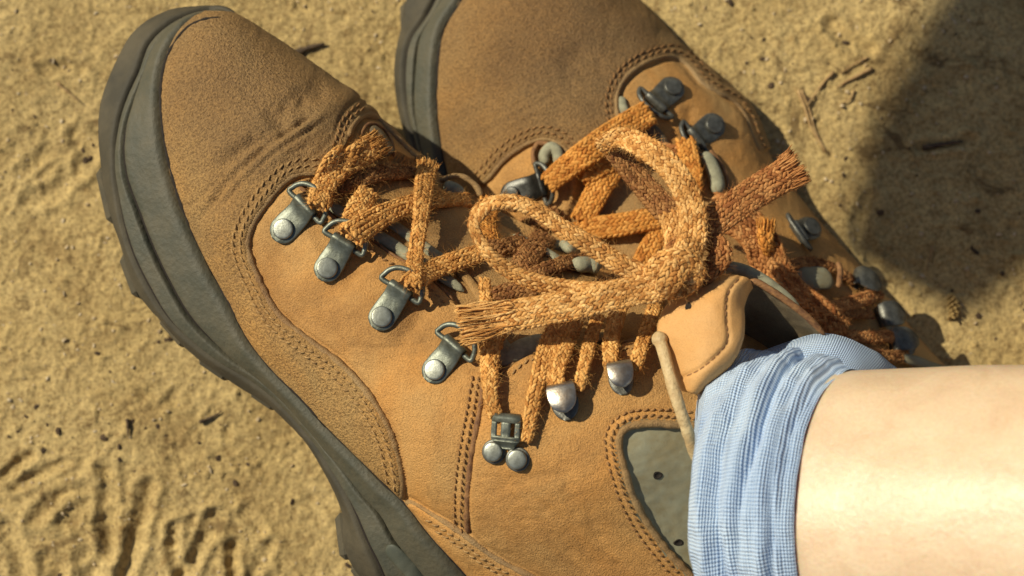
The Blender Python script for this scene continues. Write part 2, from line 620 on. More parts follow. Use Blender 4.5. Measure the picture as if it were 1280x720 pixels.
FSEC = [  # Lx, Ly, Rx, Ry, theta at the rand, z of the far side, height
    (258, 20, 286, 21, 35, .094, .008), (240, 29, 306, 30, 35, .090, .020), (221, 48, 345, 54, 35, .086, .031), (206, 82, 392, 86, 33, .084, .038),
    (200, 130, 440, 121, 30, .084, .043), (205, 180, 482, 156, 28, .084, .047), (218, 238, 522, 196, 26, .084, .050), (243, 298, 572, 232, 24, .085, .053),
    (278, 365, 640, 272, 22, .086, .056), (318, 437, 715, 305, 20, .087, .060), (375, 500, 790, 334, 19, .088, .065), (440, 566, 862, 352, 18, .09, .071),
    (505, 630, 940, 372, 18, .09, .077), (545, 680, 1010, 405, 18, .088, .080), (582, 720, 1070, 440, 18, .082, .083), (630, 780, 1120, 500, 18, .072, .082),
    (690, 860, 1160, 600, 18, .062, .080), (760, 960, 1200, 740, 18, .055, .075)]
BSEC = [
    (640, -78, 668, -78, 35, .010, .010), (612, -66, 700, -68, 35, .008, .026), (588, -38, 752, -38, 35, .005, .040), (572, 0, 800, 0, 33, .002, .048),
    (550, 50, 842, 50, 30, .000, .054), (544, 105, 890, 92, 28, .000, .057), (550, 180, 930, 130, 26, .0, .060), (566, 240, 956, 190, 24, .0, .063),
    (600, 310, 1002, 250, 22, .0, .066), (660, 380, 1056, 312, 20, .0, .069), (730, 440, 1108, 370, 20, .0, .070), (800, 500, 1152, 425, 20, .0, .070),
    (860, 560, 1188, 464, 20, .0, .068), (920, 620, 1232, 512, 20, .0, .066), (980, 700, 1290, 600, 20, .0, .06)]

# seam lines of the front boot, in photo pixels
A_ = [(400, 218), (375, 219), (355, 230), (330, 260), (315, 285), (311, 313), (327, 355), (348, 392), (385, 423), (427, 455), (464, 497), (490, 545), (503, 598), (502, 626)]
B_ = [(400, 218), (414, 204), (430, 188), (436, 174), (440, 161), (449, 149), (461, 144), (474, 149), (492, 168), (511, 187), (524, 200), (540, 215)]
E_ = [(372, 232), (400, 258), (414, 271), (432, 286), (461, 299), (485, 316), (507, 329), (545, 355), (567, 377), (590, 410), (610, 445), (622, 474), (632, 464), (645, 452), (665, 441), (712, 436), (774, 430), (815, 420), (850, 412)]
S3_ = [(607, 470), (602, 500), (597, 527), (590, 565), (586, 600), (584, 635), (585, 668)]
D_ = [(503, 629), (512, 627), (522, 631), (535, 640), (560, 655), (585, 672), (612, 693), (640, 709), (665, 721), (720, 752), (800, 800)]
F_ = [(900, 533), (865, 532), (845, 531), (820, 529), (800, 530), (784, 534), (775, 542), (773, 555), (777, 576), (783, 597), (789, 617), (800, 639), (812, 659), (837, 692), (862, 718), (900, 760)]
A_ = crom(A_, 90)
B_ = crom(B_, 50)
E_ = np.array(E_, float)
S3_ = crom(S3_, 30)
D_ = crom(D_, 40)
F_ = crom(F_, 60)
INNER = np.vstack([A_[::-1], B_, [(560, 215), (900, 250), (1400, 400), (1400, 1100), (700, 1100), (582, 740), (540, 680), (500, 640)]])
HEELC = np.vstack([D_, [(900, 1000), (500, 1000), (440, 680), (470, 620)]])
INS = np.vstack([F_, [(1000, 800), (1000, 533)]])
TONG = np.vstack([E_, [(900, 350), (900, 150), (372, 180)]])
TONG = np.vstack([E_, [(880, 390), (900, 340), (840, 335), (790, 322), (700, 288), (620, 250), (575, 218), (540, 205), (500, 190), (440, 190), (405, 215)]])


def offset_line(line, d):
    line = np.asarray(line, float)
    t = np.gradient(line, axis=0)
    t /= np.linalg.norm(t, axis=1)[:, None] + 1e-9
    return line + np.stack([-t[:, 1], t[:, 0]], -1) * d


def crease(pix, ln, wd):
    d, s, par = seg_dist(pix, crom(np.array(ln, float), 16))
    L = np.hypot(*np.diff(np.array(ln, float), axis=0).T).sum()
    taper = sstep(0, L * .2, par) * (1 - sstep(L * .8, L, par))
    return np.exp(-(d / wd) ** 2) * taper


def gauss(pix, cx, cy, rx, ry, ang=0):
    a = math.radians(ang)
    x = pix[:, 0] - cx
    y = pix[:, 1] - cy
    u = x * math.cos(a) + y * math.sin(a)
    v = -x * math.sin(a) + y * math.cos(a)
    return np.exp(-(u / rx) ** 2 - (v / ry) ** 2)


def build_body(secs, nu, nv, disp):
    px, py, z, th = body_grid(secs, nu, nv)
    V = P(px, py, z)
    Nn = normals_grid(V)
    if (Nn[nu // 2, nv // 3, 2]) < 0:
        Nn = -Nn
    pix = np.stack([px, py], -1).reshape(-1, 2)
    vis = (np.degrees(th) < 178).ravel()
    d = disp(pix, V.reshape(-1, 3)) * vis
    edge = sstep(0, .025, np.tile(np.linspace(0, 1, nv), nu))
    V2 = V.reshape(-1, 3) + Nn.reshape(-1, 3) * (d * (.05 + .95 * edge))[:, None]
    return V2, pix, V


def rnd3(V, s, seed):
    return vnoise(V[:, 0] * s + seed, V[:, 1] * s + seed * 2 + V[:, 2] * s * .7, seed)


def disp_front(p, V):
    d = np.zeros(len(p))
    dA, _, _ = seg_dist(p, np.vstack([A_[::-1], B_]))
    inner = in_poly(p, INNER)
    sA = np.where(inner, -dA, dA)
    d += .0022 * sstep(-2.5, 2.0, sA)
    d -= .0009 * np.exp(-((sA + 4) / 3.0) ** 2)
    d -= .0007 * np.exp(-((sA - 11) / 2.0) ** 2) + .0007 * np.exp(-((sA - 19) / 2.2) ** 2)
    dD, _, _ = seg_dist(p, D_)
    hc = in_poly(p, HEELC)
    sD = np.where(hc, dD, -dD)
    d += .0016 * sstep(-2, 2, sD) - .0008 * np.exp(-((sD + 3.5) / 2.5) ** 2) - .0006 * np.exp(-((sD - 13) / 2) ** 2)
    dI, _, _ = seg_dist(p, F_)
    ins = in_poly(p, INS)
    sI = np.where(ins, dI, -dI)
    d -= .0016 * sstep(-4, 9, sI)
    d += .0008 * np.exp(-((sI + 8) / 5) ** 2) - .0006 * np.exp(-((sI + 16) / 2) ** 2)
    d3, s3, _ = seg_dist(p, S3_)
    d -= .0016 * np.exp(-((d3) / 3.0) ** 2)
    d -= .0005 * np.exp(-((d3 * s3 - 14) / 2) ** 2)
    dT, _, _ = seg_dist(p, E_)
    tg = in_poly(p, TONG)
    sT = np.where(tg, dT, -dT)
    d -= .0045 * sstep(-2, 8, sT)
    # flex wrinkles across the toe
    for ln, wd, am in [([(248, 285), (290, 226), (340, 180), (402, 140)], 5, .0019), ([(262, 280), (300, 235), (352, 190), (418, 148)], 3.2, .0015), ([(270, 215), (310, 185), (370, 150)], 9, .0022),
                       ([(300, 215), (345, 175), (400, 145)], 3, .0012), ([(240, 260), (262, 240), (285, 215)], 3, .0006), ([(300, 250), (345, 205), (395, 180)], 4, .0006), ([(330, 160), (370, 130), (410, 112)], 14, .0016),
                       ([(560, 408), (640, 392)], 3, .0003), ([(430, 432), (480, 436), (540, 428)], 3, .0006), ([(450, 300), (430, 345), (400, 385)], 16, .0009), ([(500, 400), (520, 450), (515, 500)], 22, .0009),
                       ([(640, 600), (700, 650), (760, 715)], 4, .0005), ([(612, 610), (650, 600), (700, 590)], 9, .0006), ([(690, 560), (720, 620), (770, 700)], 12, .0007)]:
        d -= am * crease(p, ln, wd) * (1 + .5 * rnd3(V, 300, 3))
    d += .0022 * gauss(p, 380, 165, 70, 14, -38) - .0015 * gauss(p, 300, 120, 60, 40, -30)
    d += .0026 * gauss(p, 468, 392, 60, 30, 40) + .0022 * gauss(p, 540, 570, 34, 60) + .0020 * gauss(p, 405, 330, 40, 14, 50) + .0016 * gauss(p, 500, 470, 24, 50, -30)
    d -= .0016 * gauss(p, 450, 330, 40, 10, -58) + .0014 * gauss(p, 520, 400, 46, 9, -60) + .0010 * gauss(p, 600, 500, 12, 50) + .0012 * gauss(p, 385, 395, 30, 9, 45)
    for q_ in range(26):
        cx_, cy_ = 600 + 260 * math.sin(q_ * 7.3) ** 2 * .9, 560 + 150 * math.cos(q_ * 3.1) ** 2
        a_ = 35 + 30 * math.sin(q_ * 2.7)
        l_ = 14 + 16 * abs(math.sin(q_ * 5.1))
        c_, s_ = math.cos(math.radians(a_)) * l_, math.sin(math.radians(a_)) * l_
        d -= .00035 * crease(p, [(cx_ - c_, cy_ - s_), (cx_ + 2, cy_ - 2), (cx_ + c_, cy_ + s_)], 1.8)
    d += .0005 * rnd3(V, 60, 4) + .00011 * rnd3(V, 240, 5) + .00012 * rnd3(V, 700, 6)
    return d


PB1 = crom(np.array([(600, 232), (612, 222), (628, 203), (645, 189), (665, 178), (685, 175), (700, 182), (710, 195), (712, 205)], float), 40)
PB2 = crom(np.array([(778, 160), (772, 140), (772, 118), (782, 98), (802, 82), (828, 72), (846, 72), (862, 84), (876, 102), (898, 116), (918, 127), (932, 145), (940, 168), (950, 190)], float), 60)


def disp_back(p, V):
    d = np.zeros(len(p))
    d2, s2, _ = seg_dist(p, PB2)
    ins = in_poly(p, np.vstack([PB2, [(1300, 190), (1300, 500), (900, 460), (778, 300)]]))
    sI = np.where(ins, -d2, d2)
    d += .0018 * sstep(-2, 2, sI) * (d2 < 80) * (1 - sstep(40, 80, d2)) - .0007 * np.exp(-((sI + 4) / 3) ** 2) - .0005 * np.exp(-((sI - 10) / 2) ** 2)
    d1, s1, _ = seg_dist(p, PB1)
    ins1 = in_poly(p, np.vstack([PB1, [(712, 260), (600, 260)]]))
    sJ = np.where(ins1, -d1, d1)
    d += .0018 * sstep(-2, 2, sJ) * (1 - sstep(30, 70, d1)) - .0007 * np.exp(-((sJ + 4) / 3) ** 2)
    for ln, wd, am in [([(585, 175), (625, 158), (660, 138), (700, 115)], 4, .0008), ([(590, 160), (640, 135), (690, 108)], 3, .0006), ([(600, 185), (640, 160), (680, 140)], 3, .0006), ([(690, 80), (740, 60), (800, 45)], 14, .0012),
                       ([(870, 175), (862, 150), (868, 130)], 8, .001), ([(700, 100), (760, 85)], 20, .001)]:
        d -= am * crease(p, ln, wd) * (1 + .5 * rnd3(V, 300, 13))
    tg = in_poly(p, [(735, 195), (800, 160), (850, 190), (880, 240), (930, 290), (1010, 360), (1060, 440), (900, 440), (800, 380), (700, 290)])
    dt, _, _ = seg_dist(p, [(735, 195), (800, 160), (850, 190), (880, 240), (930, 290), (1010, 360), (1060, 440), (900, 440), (800, 380), (700, 290), (735, 195)])
    sT = np.where(tg, dt, -dt)
    d -= .004 * sstep(-4, 8, sT)
    d += .0006 * rnd3(V, 60, 14) + .00014 * rnd3(V, 220, 15) + .00012 * rnd3(V, 700, 16)
    d += .0025 * gauss(p, 930, 175, 40, 60, 40)
    return d


NU, NV = 420, 250
FV, FPIX, FV0 = build_body(FSEC, NU, NV, disp_front)
BV, BPIX, BV0 = build_body(BSEC, NU, NV, disp_back)
BF = grid_faces(NU, NV)
bvhF = BVHTree.FromPolygons([Vector(v) for v in FV], BF.tolist())
bvhB = BVHTree.FromPolygons([Vector(v) for v in BV], BF.tolist())


def hit(px, py, which='F', off=0.0):
    d = Vector(ray(px, py).tolist()).normalized()
    for t in ({'F': (bvhF,), 'B': (bvhB,), 'S': (BVHS.get(FRONT.name),)}[which]):
        loc, nor, idx, dist = t.ray_cast(CAM, d)
        if loc is not None:
            if nor.dot(d) > 0:
                nor = -nor
            return np.array(loc) + np.array(nor) * off, np.array(nor)
    return None, None


def on(which, pts, off=0.0, fallback=.1):     # lay pixel points on a boot's surface
    P3 = []
    N3 = []
    for p in pts:
        a, n = hit(p[0], p[1], which)
        if a is None:
            P3.append(None)
            N3.append(None)
        else:
            P3.append(a)
            N3.append(n)
    good = [i for i, a in enumerate(P3) if a is not None]
    if not good:
        q = P(np.array(pts)[:, 0], np.array(pts)[:, 1], fallback)
        return q, np.tile([0, 0, 1.], (len(pts), 1))
    zs = np.interp(np.arange(len(pts)), good, [P3[i][2] for i in good])
    out = []
    nn = []
    for i, p in enumerate(pts):
        if P3[i] is None:
            P3[i] = P(p[0], p[1], zs[i])
            j = min(good, key=lambda g: abs(g - i))
            N3[i] = N3[j]
    N3 = np.array(N3)
    P3 = np.array(P3)
    k = np.ones(5) / 5
    if len(P3) > 8:
        Np = np.pad(N3, ((2, 2), (0, 0)), 'edge')
        N3 = np.stack([np.convolve(Np[:, j], k, 'valid') for j in range(3)], -1)
        N3 /= np.linalg.norm(N3, axis=1)[:, None]
    return P3 + N3 * off, N3


FRONT = thing('hiking_boot', (0.03, -0.05, 0.0), 'tan leather hiking boot nearest the camera, blue sock and bare ankle rising out of it', 'boot', 'pair of hiking boots')
BACK = thing('hiking_boot', (0.12, 0.03, 0.0), 'brown leather hiking boot behind, its toe cut off by the top edge of the photo', 'boot', 'pair of hiking boots')
bpy.context.view_layer.update()


def split_body(V, faces, pix, masks, parent):
    cen = pix[faces].mean(1)
    vis = (faces[:, 0] % NV) < int(NV * .66)
    left = np.ones(len(faces), bool)
    for name, poly, mat, lab in masks:
        m = left & (in_poly(cen, poly) if poly is not None else True)
        if name in ('ankle_insert', 'tongue'):
            m &= vis
        left &= ~m
        fs = faces[m]
        if len(fs) == 0:
            continue
        u, inv = np.unique(fs, return_inverse=True)
        mesh_obj(name, V[u], inv.reshape(fs.shape), mat, parent, label=lab)


split_body(FV, BF, FPIX, [
    ('ankle_insert', np.vstack([offset_line(F_, 4.5), [(1000, 800), (1000, 528)]]), M_INSERT, 'grey suede insert at the ankle with punched holes'),
    ('heel_counter', HEELC, M_QUARTER, None),
    ('tongue', TONG, M_TONGUE, None),
    ('quarter', INNER, M_QUARTER, None),
    ('vamp', None, M_VAMP, 'dusty brown nubuck toe')], FRONT)
BT = [(735, 195), (800, 160), (850, 190), (880, 240), (930, 290), (1010, 360), (1060, 440), (900, 440), (800, 380), (700, 290)]
BQ = np.vstack([PB2, [(1400, 190), (1400, 900), (700, 900), (560, 300), (596, 240)], PB1[:], [(740, 190)]])
split_body(BV, BF, BPIX, [
    ('tongue', BT, M_TONGUE, None),
    ('quarter', BQ, M_QUARTER, None),
    ('vamp', None, M_VAMPB, 'dusty brown nubuck toe')], BACK)


# ------------------------------------------------------------------ soles
BVHS = {}


def sole(rails, V0grid, drop, parent, front=True):
    """rails: rows (C, G2, G1, S) in pixels; z follows the upper's lower edge."""
    R = np.array(rails, float).reshape(len(rails), 8)
    n = 560
    q = crom_idx(R, n)
    edge = V0grid[:, 0, :]
    epix = topix(edge)
    C = q[:, :2]
    z0 = np.array([edge[np.argmin(((epix - c) ** 2).sum(1)), 2] for c in C])
    k = np.ones(31) / 31
    z0 = np.convolve(np.pad(z0, 15, 'edge'), k, 'valid')
    dz = np.interp(np.arange(n), [0, n * .08, n * .5, n], drop)
    inn = 6
    # inward direction in pixels
    t = np.gradient(C, axis=0)
    t /= np.linalg.norm(t, axis=1)[:, None] + 1e-9
    inw = np.stack([t[:, 1], -t[:, 0]], -1)
    cen = np.array([520, 330.]) if front else np.array([800, 200.])
    sgn = np.sign(((cen - C) * inw).sum(1))
    inw *= sgn[:, None]
    G2, G1, S = q[:, 2:4], q[:, 4:6], q[:, 6:8] + inw * 5
    rails3 = [P(*(C + inw * 7).T, z0 - .003), P(*C.T, z0 + .0012), P(*G2.T, z0 - .25 * dz), P(*G1.T, z0 - .38 * dz), P(*S.T, z0 - .72 * dz),
              P(*(S + inw * 12).T, z0 - 1.0 * dz), P(*(C + inw * 60).T, z0 - 1.12 * dz)]
    NV_ = [3, 34, 26, 30, 8, 6]
    amp = [0, .0034, .0030, .0030, .0012, 0]
    parts = []
    for i in range(6):
        a, b_ = rails3[i], rails3[i + 1]
        m = NV_[i]
        tt = .5 - .5 * np.cos(np.linspace(0, math.pi, m + 1)) if 0 < i < 4 else np.linspace(0, 1, m + 1)
        seg = a[:, None, :] * (1 - tt)[None, :, None] + b_[:, None, :] * tt[None, :, None]
        du = np.gradient(a, axis=0)
        nrm = np.cross(du, b_ - a)
        ln = np.linalg.norm(nrm, axis=1)[:, None]
        nrm = nrm / (ln + 1e-9)
        outd = rails3[4] - rails3[0]
        outd[:, 2] += .03
        nrm *= np.sign((nrm * outd).sum(1))[:, None]
        wid = np.linalg.norm(b_ - a, axis=1)
        am = np.minimum(amp[i], wid * .30)
        bf = (1 - np.abs(2 * tt - 1) ** (7 if i < 4 else 4))
        seg = seg + nrm[:, None, :] * (am[:, None] * bf[None, :])[..., None]
        dm = tt[None, :] * wid[:, None]
        de = (1 - tt)[None, :] * wid[:, None]
        gd = -.0050 * (np.exp(-(dm / .0009) ** 2) * (1 if i in (2, 3) else 0) + np.exp(-(de / .0009) ** 2) * (1 if i in (1, 2) else 0))
        seg = seg + nrm[:, None, :] * gd[..., None]
        rough = rnd3(seg.reshape(-1, 3), 130, 21 + i).reshape(seg.shape[:2]) * .00012 + rnd3(seg.reshape(-1, 3), 500, 31 + i).reshape(seg.shape[:2]) * .00008
        if 0 < i < 5:
            seg = seg + nrm[:, None, :] * rough[..., None]
        parts.append(seg)

    def emit(name, segs, mat, lab=None):
        G = np.concatenate([segs[0]] + [s_[:, 1:] for s_ in segs[1:]], 1)
        mesh_obj(name, G.reshape(-1, 3), grid_faces(G.shape[0], G.shape[1]), mat, parent, label=lab)
    emit('toe_rand', [parts[0], parts[1]], M_RAND, 'grey rubber rand wrapped round the toe')
    emit('midsole', [parts[2]], M_RAND)
    emit('outsole', [parts[3], parts[4], parts[5]], M_SOLE)
    outd = unit(rails3[4].mean(0) - rails3[0].mean(0)) * .3 + np.array([0, 0, .8])
    mb = MB()  # dark tubes laid along the grooves in place of their shade
    tube(mb, (rails3[3] + outd * .0004)[6:-6], .0008, 6, np.array([0, 0, 1.]))
    mb.build('groove_shade', M_HOLE, parent)
    far = np.where(np.hypot(*(q[:, 2:4] - q[:, :2]).T) > 13)[0]
    far = far[(far > 20)]
    if len(far) > 30:
        mb = MB()
        tube(mb, (rails3[2] + outd * .0004)[far[0]:far[-1]], .00075, 6, np.array([0, 0, 1.]))
        mb.build('groove_shade', M_HOLE, parent)
    G = np.concatenate([parts[0]] + [s_[:, 1:] for s_ in parts[1:5]], 1)
    BVHS[parent.name] = BVHTree.FromPolygons([Vector(v) for v in G.reshape(-1, 3)], grid_faces(G.shape[0], G.shape[1]).tolist())
    return q, z0, dz, inw


FR = [((300, 36), (303, 34), (305, 32), (307, 31)), ((278, 21), (279, 19), (281, 17), (290, 14)), ((262, 22), (264, 21), (262, 16), (266, 10)), ((242, 28), (243, 25), (240, 22), (238, 10)), ((226, 41), (222, 36), (214, 33), (203, 16)),
      ((210, 66), (198, 60), (189, 57), (165, 40)), ((202, 94), (184, 93), (176, 92), (141, 80)), ((200, 130), (168, 134), (160, 128), (124, 128)), ((204, 172), (157, 175), (150, 168), (121, 166)),
      ((213, 215), (160, 220), (148, 208), (127, 212)), ((227, 260), (175, 262), (154, 262), (137, 262)), ((243, 298), (193, 308), (167, 312), (153, 308)), ((262, 338), (215, 354), (189, 358), (170, 362)),
      ((285, 378), (243, 400), (216, 400), (203, 400)), ((311, 429), (285, 440), (262, 440), (243, 443)), ((345, 469), (330, 472), (312, 470), (298, 482)), ((378, 502), (364, 504), (350, 500), (340, 508)),
      ((417, 545), (403, 549), (392, 548), (384, 551)), ((450, 577), (432, 584), (414, 582), (408, 590)), ((478, 606), (455, 614), (432, 610), (422, 620)), ((505, 630), (478, 642), (446, 640), (430, 645)),
      ((530, 663), (496, 674), (460, 674), (428, 672)), ((555, 690), (520, 704), (474, 703), (436, 702)), ((582, 720), (545, 738), (487, 732), (458, 734)), ((630, 775), (580, 795), (520, 790), (490, 795)), ((700, 865), (640, 885), (580, 880), (550, 885))]
fq, fz0, fdz, finw = sole(FR, FV0, [.016, .034, .040, .05], FRONT)
BR = [((690, -66), (692, -70), (694, -74), (696, -80)), ((655, -80), (655, -86), (655, -92), (655, -100)), ((620, -72), (615, -80), (608, -86), (600, -95)), ((592, -44), (582, -52), (572, -58), (556, -70)),
      ((576, 0), (556, 0), (548, -4), (506, -4)), ((558, 28), (542, 26), (533, 24), (500, 30)), ((550, 52), (527, 52), (514, 52), (495, 60)), ((546, 90), (522, 92), (508, 88), (493, 95)),
      ((545, 135), (521, 138), (511, 132), (498, 135)), ((550, 180), (530, 184), (522, 178), (510, 180)), ((556, 210), (538, 214), (530, 210), (522, 212)), ((580, 270), (560, 275), (550, 272), (540, 274)), ((640, 350), (620, 356), (610, 352), (600, 355))]
bq, bz0, bdz, binw = sole(BR, BV0, [.02, .032, .034, .034], BACK, False)


def rounded_box(mb, c, ex, ey, ez, hx, hy, hz, bev=.25):
    """a chamfered block: centre c, unit axes ex ey ez, half sizes"""
    v = []
    for sx in (-1, 1):
        for sy in (-1, 1):
            for sz in (-1, 1):
                for k in range(3):
                    s = [sx * hx, sy * hy, sz * hz]
                    m = min(hx, hy, hz) * bev
                    for j in range(3):
                        if j != k:
                            s[j] -= math.copysign(m, s[j])
                    v.append(c + ex * s[0] + ey * s[1] + ez * s[2])
    idx = {}
    i = 0
    for sx in (-1, 1):
        for sy in (-1, 1):
            for sz in (-1, 1):
                for k in range(3):
                    idx[(sx, sy, sz, k)] = i
                    i += 1
    f = []
    for k in range(3):
        a, b_ = [j for j in range(3) if j != k]
        for s in (-1, 1):
            q = []
            for (u, w_) in ((-1, -1), (1, -1), (1, 1), (-1, 1)):
                t = [0, 0, 0]
                t[k] = s
                t[a] = u
                t[b_] = w_
                q.append(idx[(*t, k)])
            f.append(q)
    for k in range(3):      # edges between faces a and b, running along axis k
        a, b_ = [j for j in range(3) if j != k]
        for u in (-1, 1):
            for w_ in (-1, 1):
                q = []
                for (s, kk) in ((-1, a), (1, a), (1, b_), (-1, b_)):
                    t = [0, 0, 0]
                    t[k] = s
                    t[a] = u
                    t[b_] = w_
                    q.append(idx[(*t, kk)])
                f.append(q)
    for sx in (-1, 1):
        for sy in (-1, 1):
            for sz in (-1, 1):
                f.append([idx[(sx, sy, sz, k)] for k in range(3)])
    mb.add(v, f)




def lugs(q, z0, dz, inw, rows, parent, tuck=3.5):
    for i, hw in rows:
        s = q[i, 6:8]
        z = z0[i] - .92 * dz[i]
        s2 = q[min(i + 3, len(q) - 1), 6:8]
        p = P(s[0] + inw[i, 0] * tuck, s[1] + inw[i, 1] * tuck, z)
        p2 = P(s2[0] + inw[i, 0] * tuck, s2[1] + inw[i, 1] * tuck, z)
        ex = unit(p2 - p)
        tw = P(s[0] + inw[i, 0] * 40, s[1] + inw[i, 1] * 40, z)
        ey = unit(tw - p)
        ez = unit(np.cross(ex, ey))
        ey = np.cross(ez, ex)
        mb = MB()
        rounded_box(mb, p + ey * .006, ex, ey, ez, hw, .0088, .0068, .34)
        mb.build('lug', M_LUG, parent, smooth=False)


def find_row(q, y, lo=120):
    j = np.argmin(np.abs(q[lo:, 7] - y)) + lo
    return j


lugs(fq, fz0, fdz, finw, [(find_row(fq, y), h) for y, h in ((248, .0125), (348, .0100), (416, .0085), (462, .0080), (500, .0070), (672, .0100), (728, .0090))], FRONT)
lugs(bq, bz0, bdz, binw, [(find_row(bq, y, 80), h) for y, h in ((20, .008), (80, .008), (140, .008), (190, .007))], BACK, 10)

# ------------------------------------------------------------------ seams: rolled edges and stitches
def piping(name, which, line, r, mat, parent, off=0.0, flat=.8, n=None, wob=.15, label=None):
    line = crom(line, n or max(12, int(len(line) * 2)))
    p, nn = on(which, line, off)
    k = np.ones(5) / 5
    pp = np.pad(p, ((2, 2), (0, 0)), 'edge')
    p = np.stack([np.convolve(pp[:, j], k, 'valid') for j in range(3)], -1)
    rr = r * (1 + wob * rnd3(p, 400, 41)) * np.clip(np.minimum(np.arange(len(p)), np.arange(len(p))[::-1]) / 3 + .3, 0, 1)
    mb = MB()
    tube(mb, p, rr, 8, nn, flat)
    return mb.build(name, mat, parent, label=label)


def stitches(which, lines, parent, mat=M_THREAD, L=7.5, gap=3.0, r=.00042, slant=1.2):
    mb = MB()
    for line in lines:
        line = crom(line, None) if len(line) < 12 else np.asarray(line, float)
        s = np.concatenate([[0], np.cumsum(np.hypot(*np.diff(line, axis=0).T))])
        u = gap
        while u + L < s[-1]:
            a = np.array([np.interp(u, s, line[:, 0]), np.interp(u, s, line[:, 1])])
            b_ = np.array([np.interp(u + L, s, line[:, 0]), np.interp(u + L, s, line[:, 1])])
            t = b_ - a
            t /= np.linalg.norm(t)
            nrm = np.array([-t[1], t[0]])
            j = rng.normal(0, .35, 2)
            a = a + nrm * (slant + j[0])
            b_ = b_ + nrm * (-slant + j[1])
            pa, na = hit(a[0], a[1], which)
            pb, nb = hit(b_[0], b_[1], which)
            if pa is not None and pb is not None and np.linalg.norm(pa - pb) < .01:
                pa2 = pa + na * r * .3
                pb2 = pb + nb * r * .3
                L3 = pb2 - pa2
                pts = [pa2 - na * r, pa2 + L3 * .15 + na * r * .3, pa2 + L3 * .5 + na * r * .75, pa2 + L3 * .85 + nb * r * .3, pb2 - nb * r]
                tube(mb, pts, [r * .6, r, r * 1.1, r, r * .6], 5, na, 1.0)
            u += L + gap + rng.normal(0, .4)
    if mb.n:
        mb.build('stitching', mat, parent, kind='stuff')


def sub(line, a, b_):
    n = len(line)
    return line[int(a * n):int(b_ * n)]


piping('rolled_edge', 'F', A_[:], .0015, M_EDGE, FRONT, -.0004, .75, 200, .25)
piping('rolled_edge', 'F', B_[14:], .0017, M_EDGE, FRONT, -.0002, .8, 90, .2)
piping('rolled_edge', 'F', D_, .0013, M_EDGE, FRONT, -.0004, .75, 90, .25)
piping('rolled_edge', 'F', F_[4:], .0016, M_EDGE, FRONT, .0003, .8, 120, .2)
piping('rolled_edge', 'F', S3_, .0013, M_PIPE, FRONT, .0001, .7, 60, .3)
stitches('F', [offset_line(A_, 10), offset_line(A_, 19)], FRONT, M_THREADPALE)
stitches('F', [offset_line(B_[8:44], -9), offset_line(B_[8:38], -16)], FRONT, M_THREAD, 6, 2.5)
stitches('F', [offset_line(D_[4:], 9), offset_line(D_[6:], 15)], FRONT, M_THREADPALE)
stitches('F', [offset_line(S3_, 8), offset_line(S3_, 16)], FRONT, M_THREAD, 6, 2.6)
stitches('F', [offset_line(F_[4:], 9), offset_line(F_[5:], 17)], FRONT, M_THREAD, 6, 3)
stitches('F', [offset_line(crom(E_[1:9], 60), 10)], FRONT, M_THREAD, 6, 4)
stitches('F', [offset_line(crom(E_[12:], 60), 8)], FRONT, M_THREADPALE, 7, 3.5)
piping('rolled_edge', 'F', E_[0:9], .0011, M_PIPE, FRONT, .0003, .7, 70)
piping('rolled_edge', 'F', E_[11:], .0011, M_EDGE, FRONT, .0003, .7, 60)
piping('rolled_edge', 'B', PB1, .0014, M_EDGE, BACK, -.0003, .8, 80)
piping('rolled_edge', 'B', PB2, .0015, M_EDGE, BACK, -.0003, .8, 120)
stitches('B', [offset_line(PB1, -9), offset_line(PB1, -16)], BACK, M_THREAD, 6.5, 3)
stitches('B', [offset_line(PB2, -8), offset_line(PB2[:44], -14)], BACK, M_THREAD, 6.5, 3)
# the dark welt line where the uppers meet the rubber
wl = crom(np.array([r[0] for r in FR[1:]], float), 260)
piping('welt', 'F', offset_line(wl, -.6), .0009, M_HOLE, FRONT, -.0001, .7, 260, .4)
wb = crom(np.array([r[0] for r in BR[1:]], float), 120)
piping('welt', 'B', offset_line(wb, -.6), .0009, M_HOLE, BACK, -.0001, .7, 140, .4)


def pad(name, which, line, wpx, mat, parent, off=.001, flat=.6, taper=True, z=None, label=None):
    line = crom(np.array(line, float), 26)
    if z is None:
        p, nn = on(which, line, off)
    else:
        p = P(line[:, 0], line[:, 1], np.interp(np.linspace(0, 1, 26), np.linspace(0, 1, len(z)), z))
        nn = np.tile(unit(CN - p[13]), (26, 1))
    r = wpx * .5 * mpp(p[0, 2])
    u = np.linspace(0, 1, 26)
    rr = r * (np.sqrt(np.clip(1 - (2 * u - 1) ** 6, 0.03, 1)) if taper else np.ones(26))
    mb = MB()
    tube(mb, p, rr, 14, nn, flat)
    return mb.build(name, mat, parent, label=label)


# grey gusset folds showing beside the tongue
pad('gusset', 'F', [(398, 250), (425, 266), (455, 286), (485, 304), (512, 322), (550, 345), (580, 366)], 17, M_GREY, FRONT, .0012)
pad('gusset', 'F', [(470, 268), (495, 284), (520, 302), (560, 330), (585, 345)], 15, M_GREY, FRONT, .0004)
pad('gusset', 'F', [(570, 338), (585, 352), (598, 370), (606, 384)], 12, M_TONGUE, FRONT, .0012)
pad('gusset', 'F', [(592, 395), (615, 425), (635, 446), (655, 436), (690, 424)], 30, M_GREY, FRONT, .0004, .4)
pad('gusset', 'F', [(735, 428), (748, 424), (770, 420)], 16, M_GREY, FRONT, .0006, .4)
pad('gusset', 'F', [(640, 296), (662, 306), (690, 322), (706, 334)], 16, M_GREY, FRONT, .001, .5)
M_WEDGE = simple('wedge_rubber', (0.050, 0.058, 0.045), .6, .3, 60, .0001, col2=(0.075, 0.078, 0.055), bscale=1200)
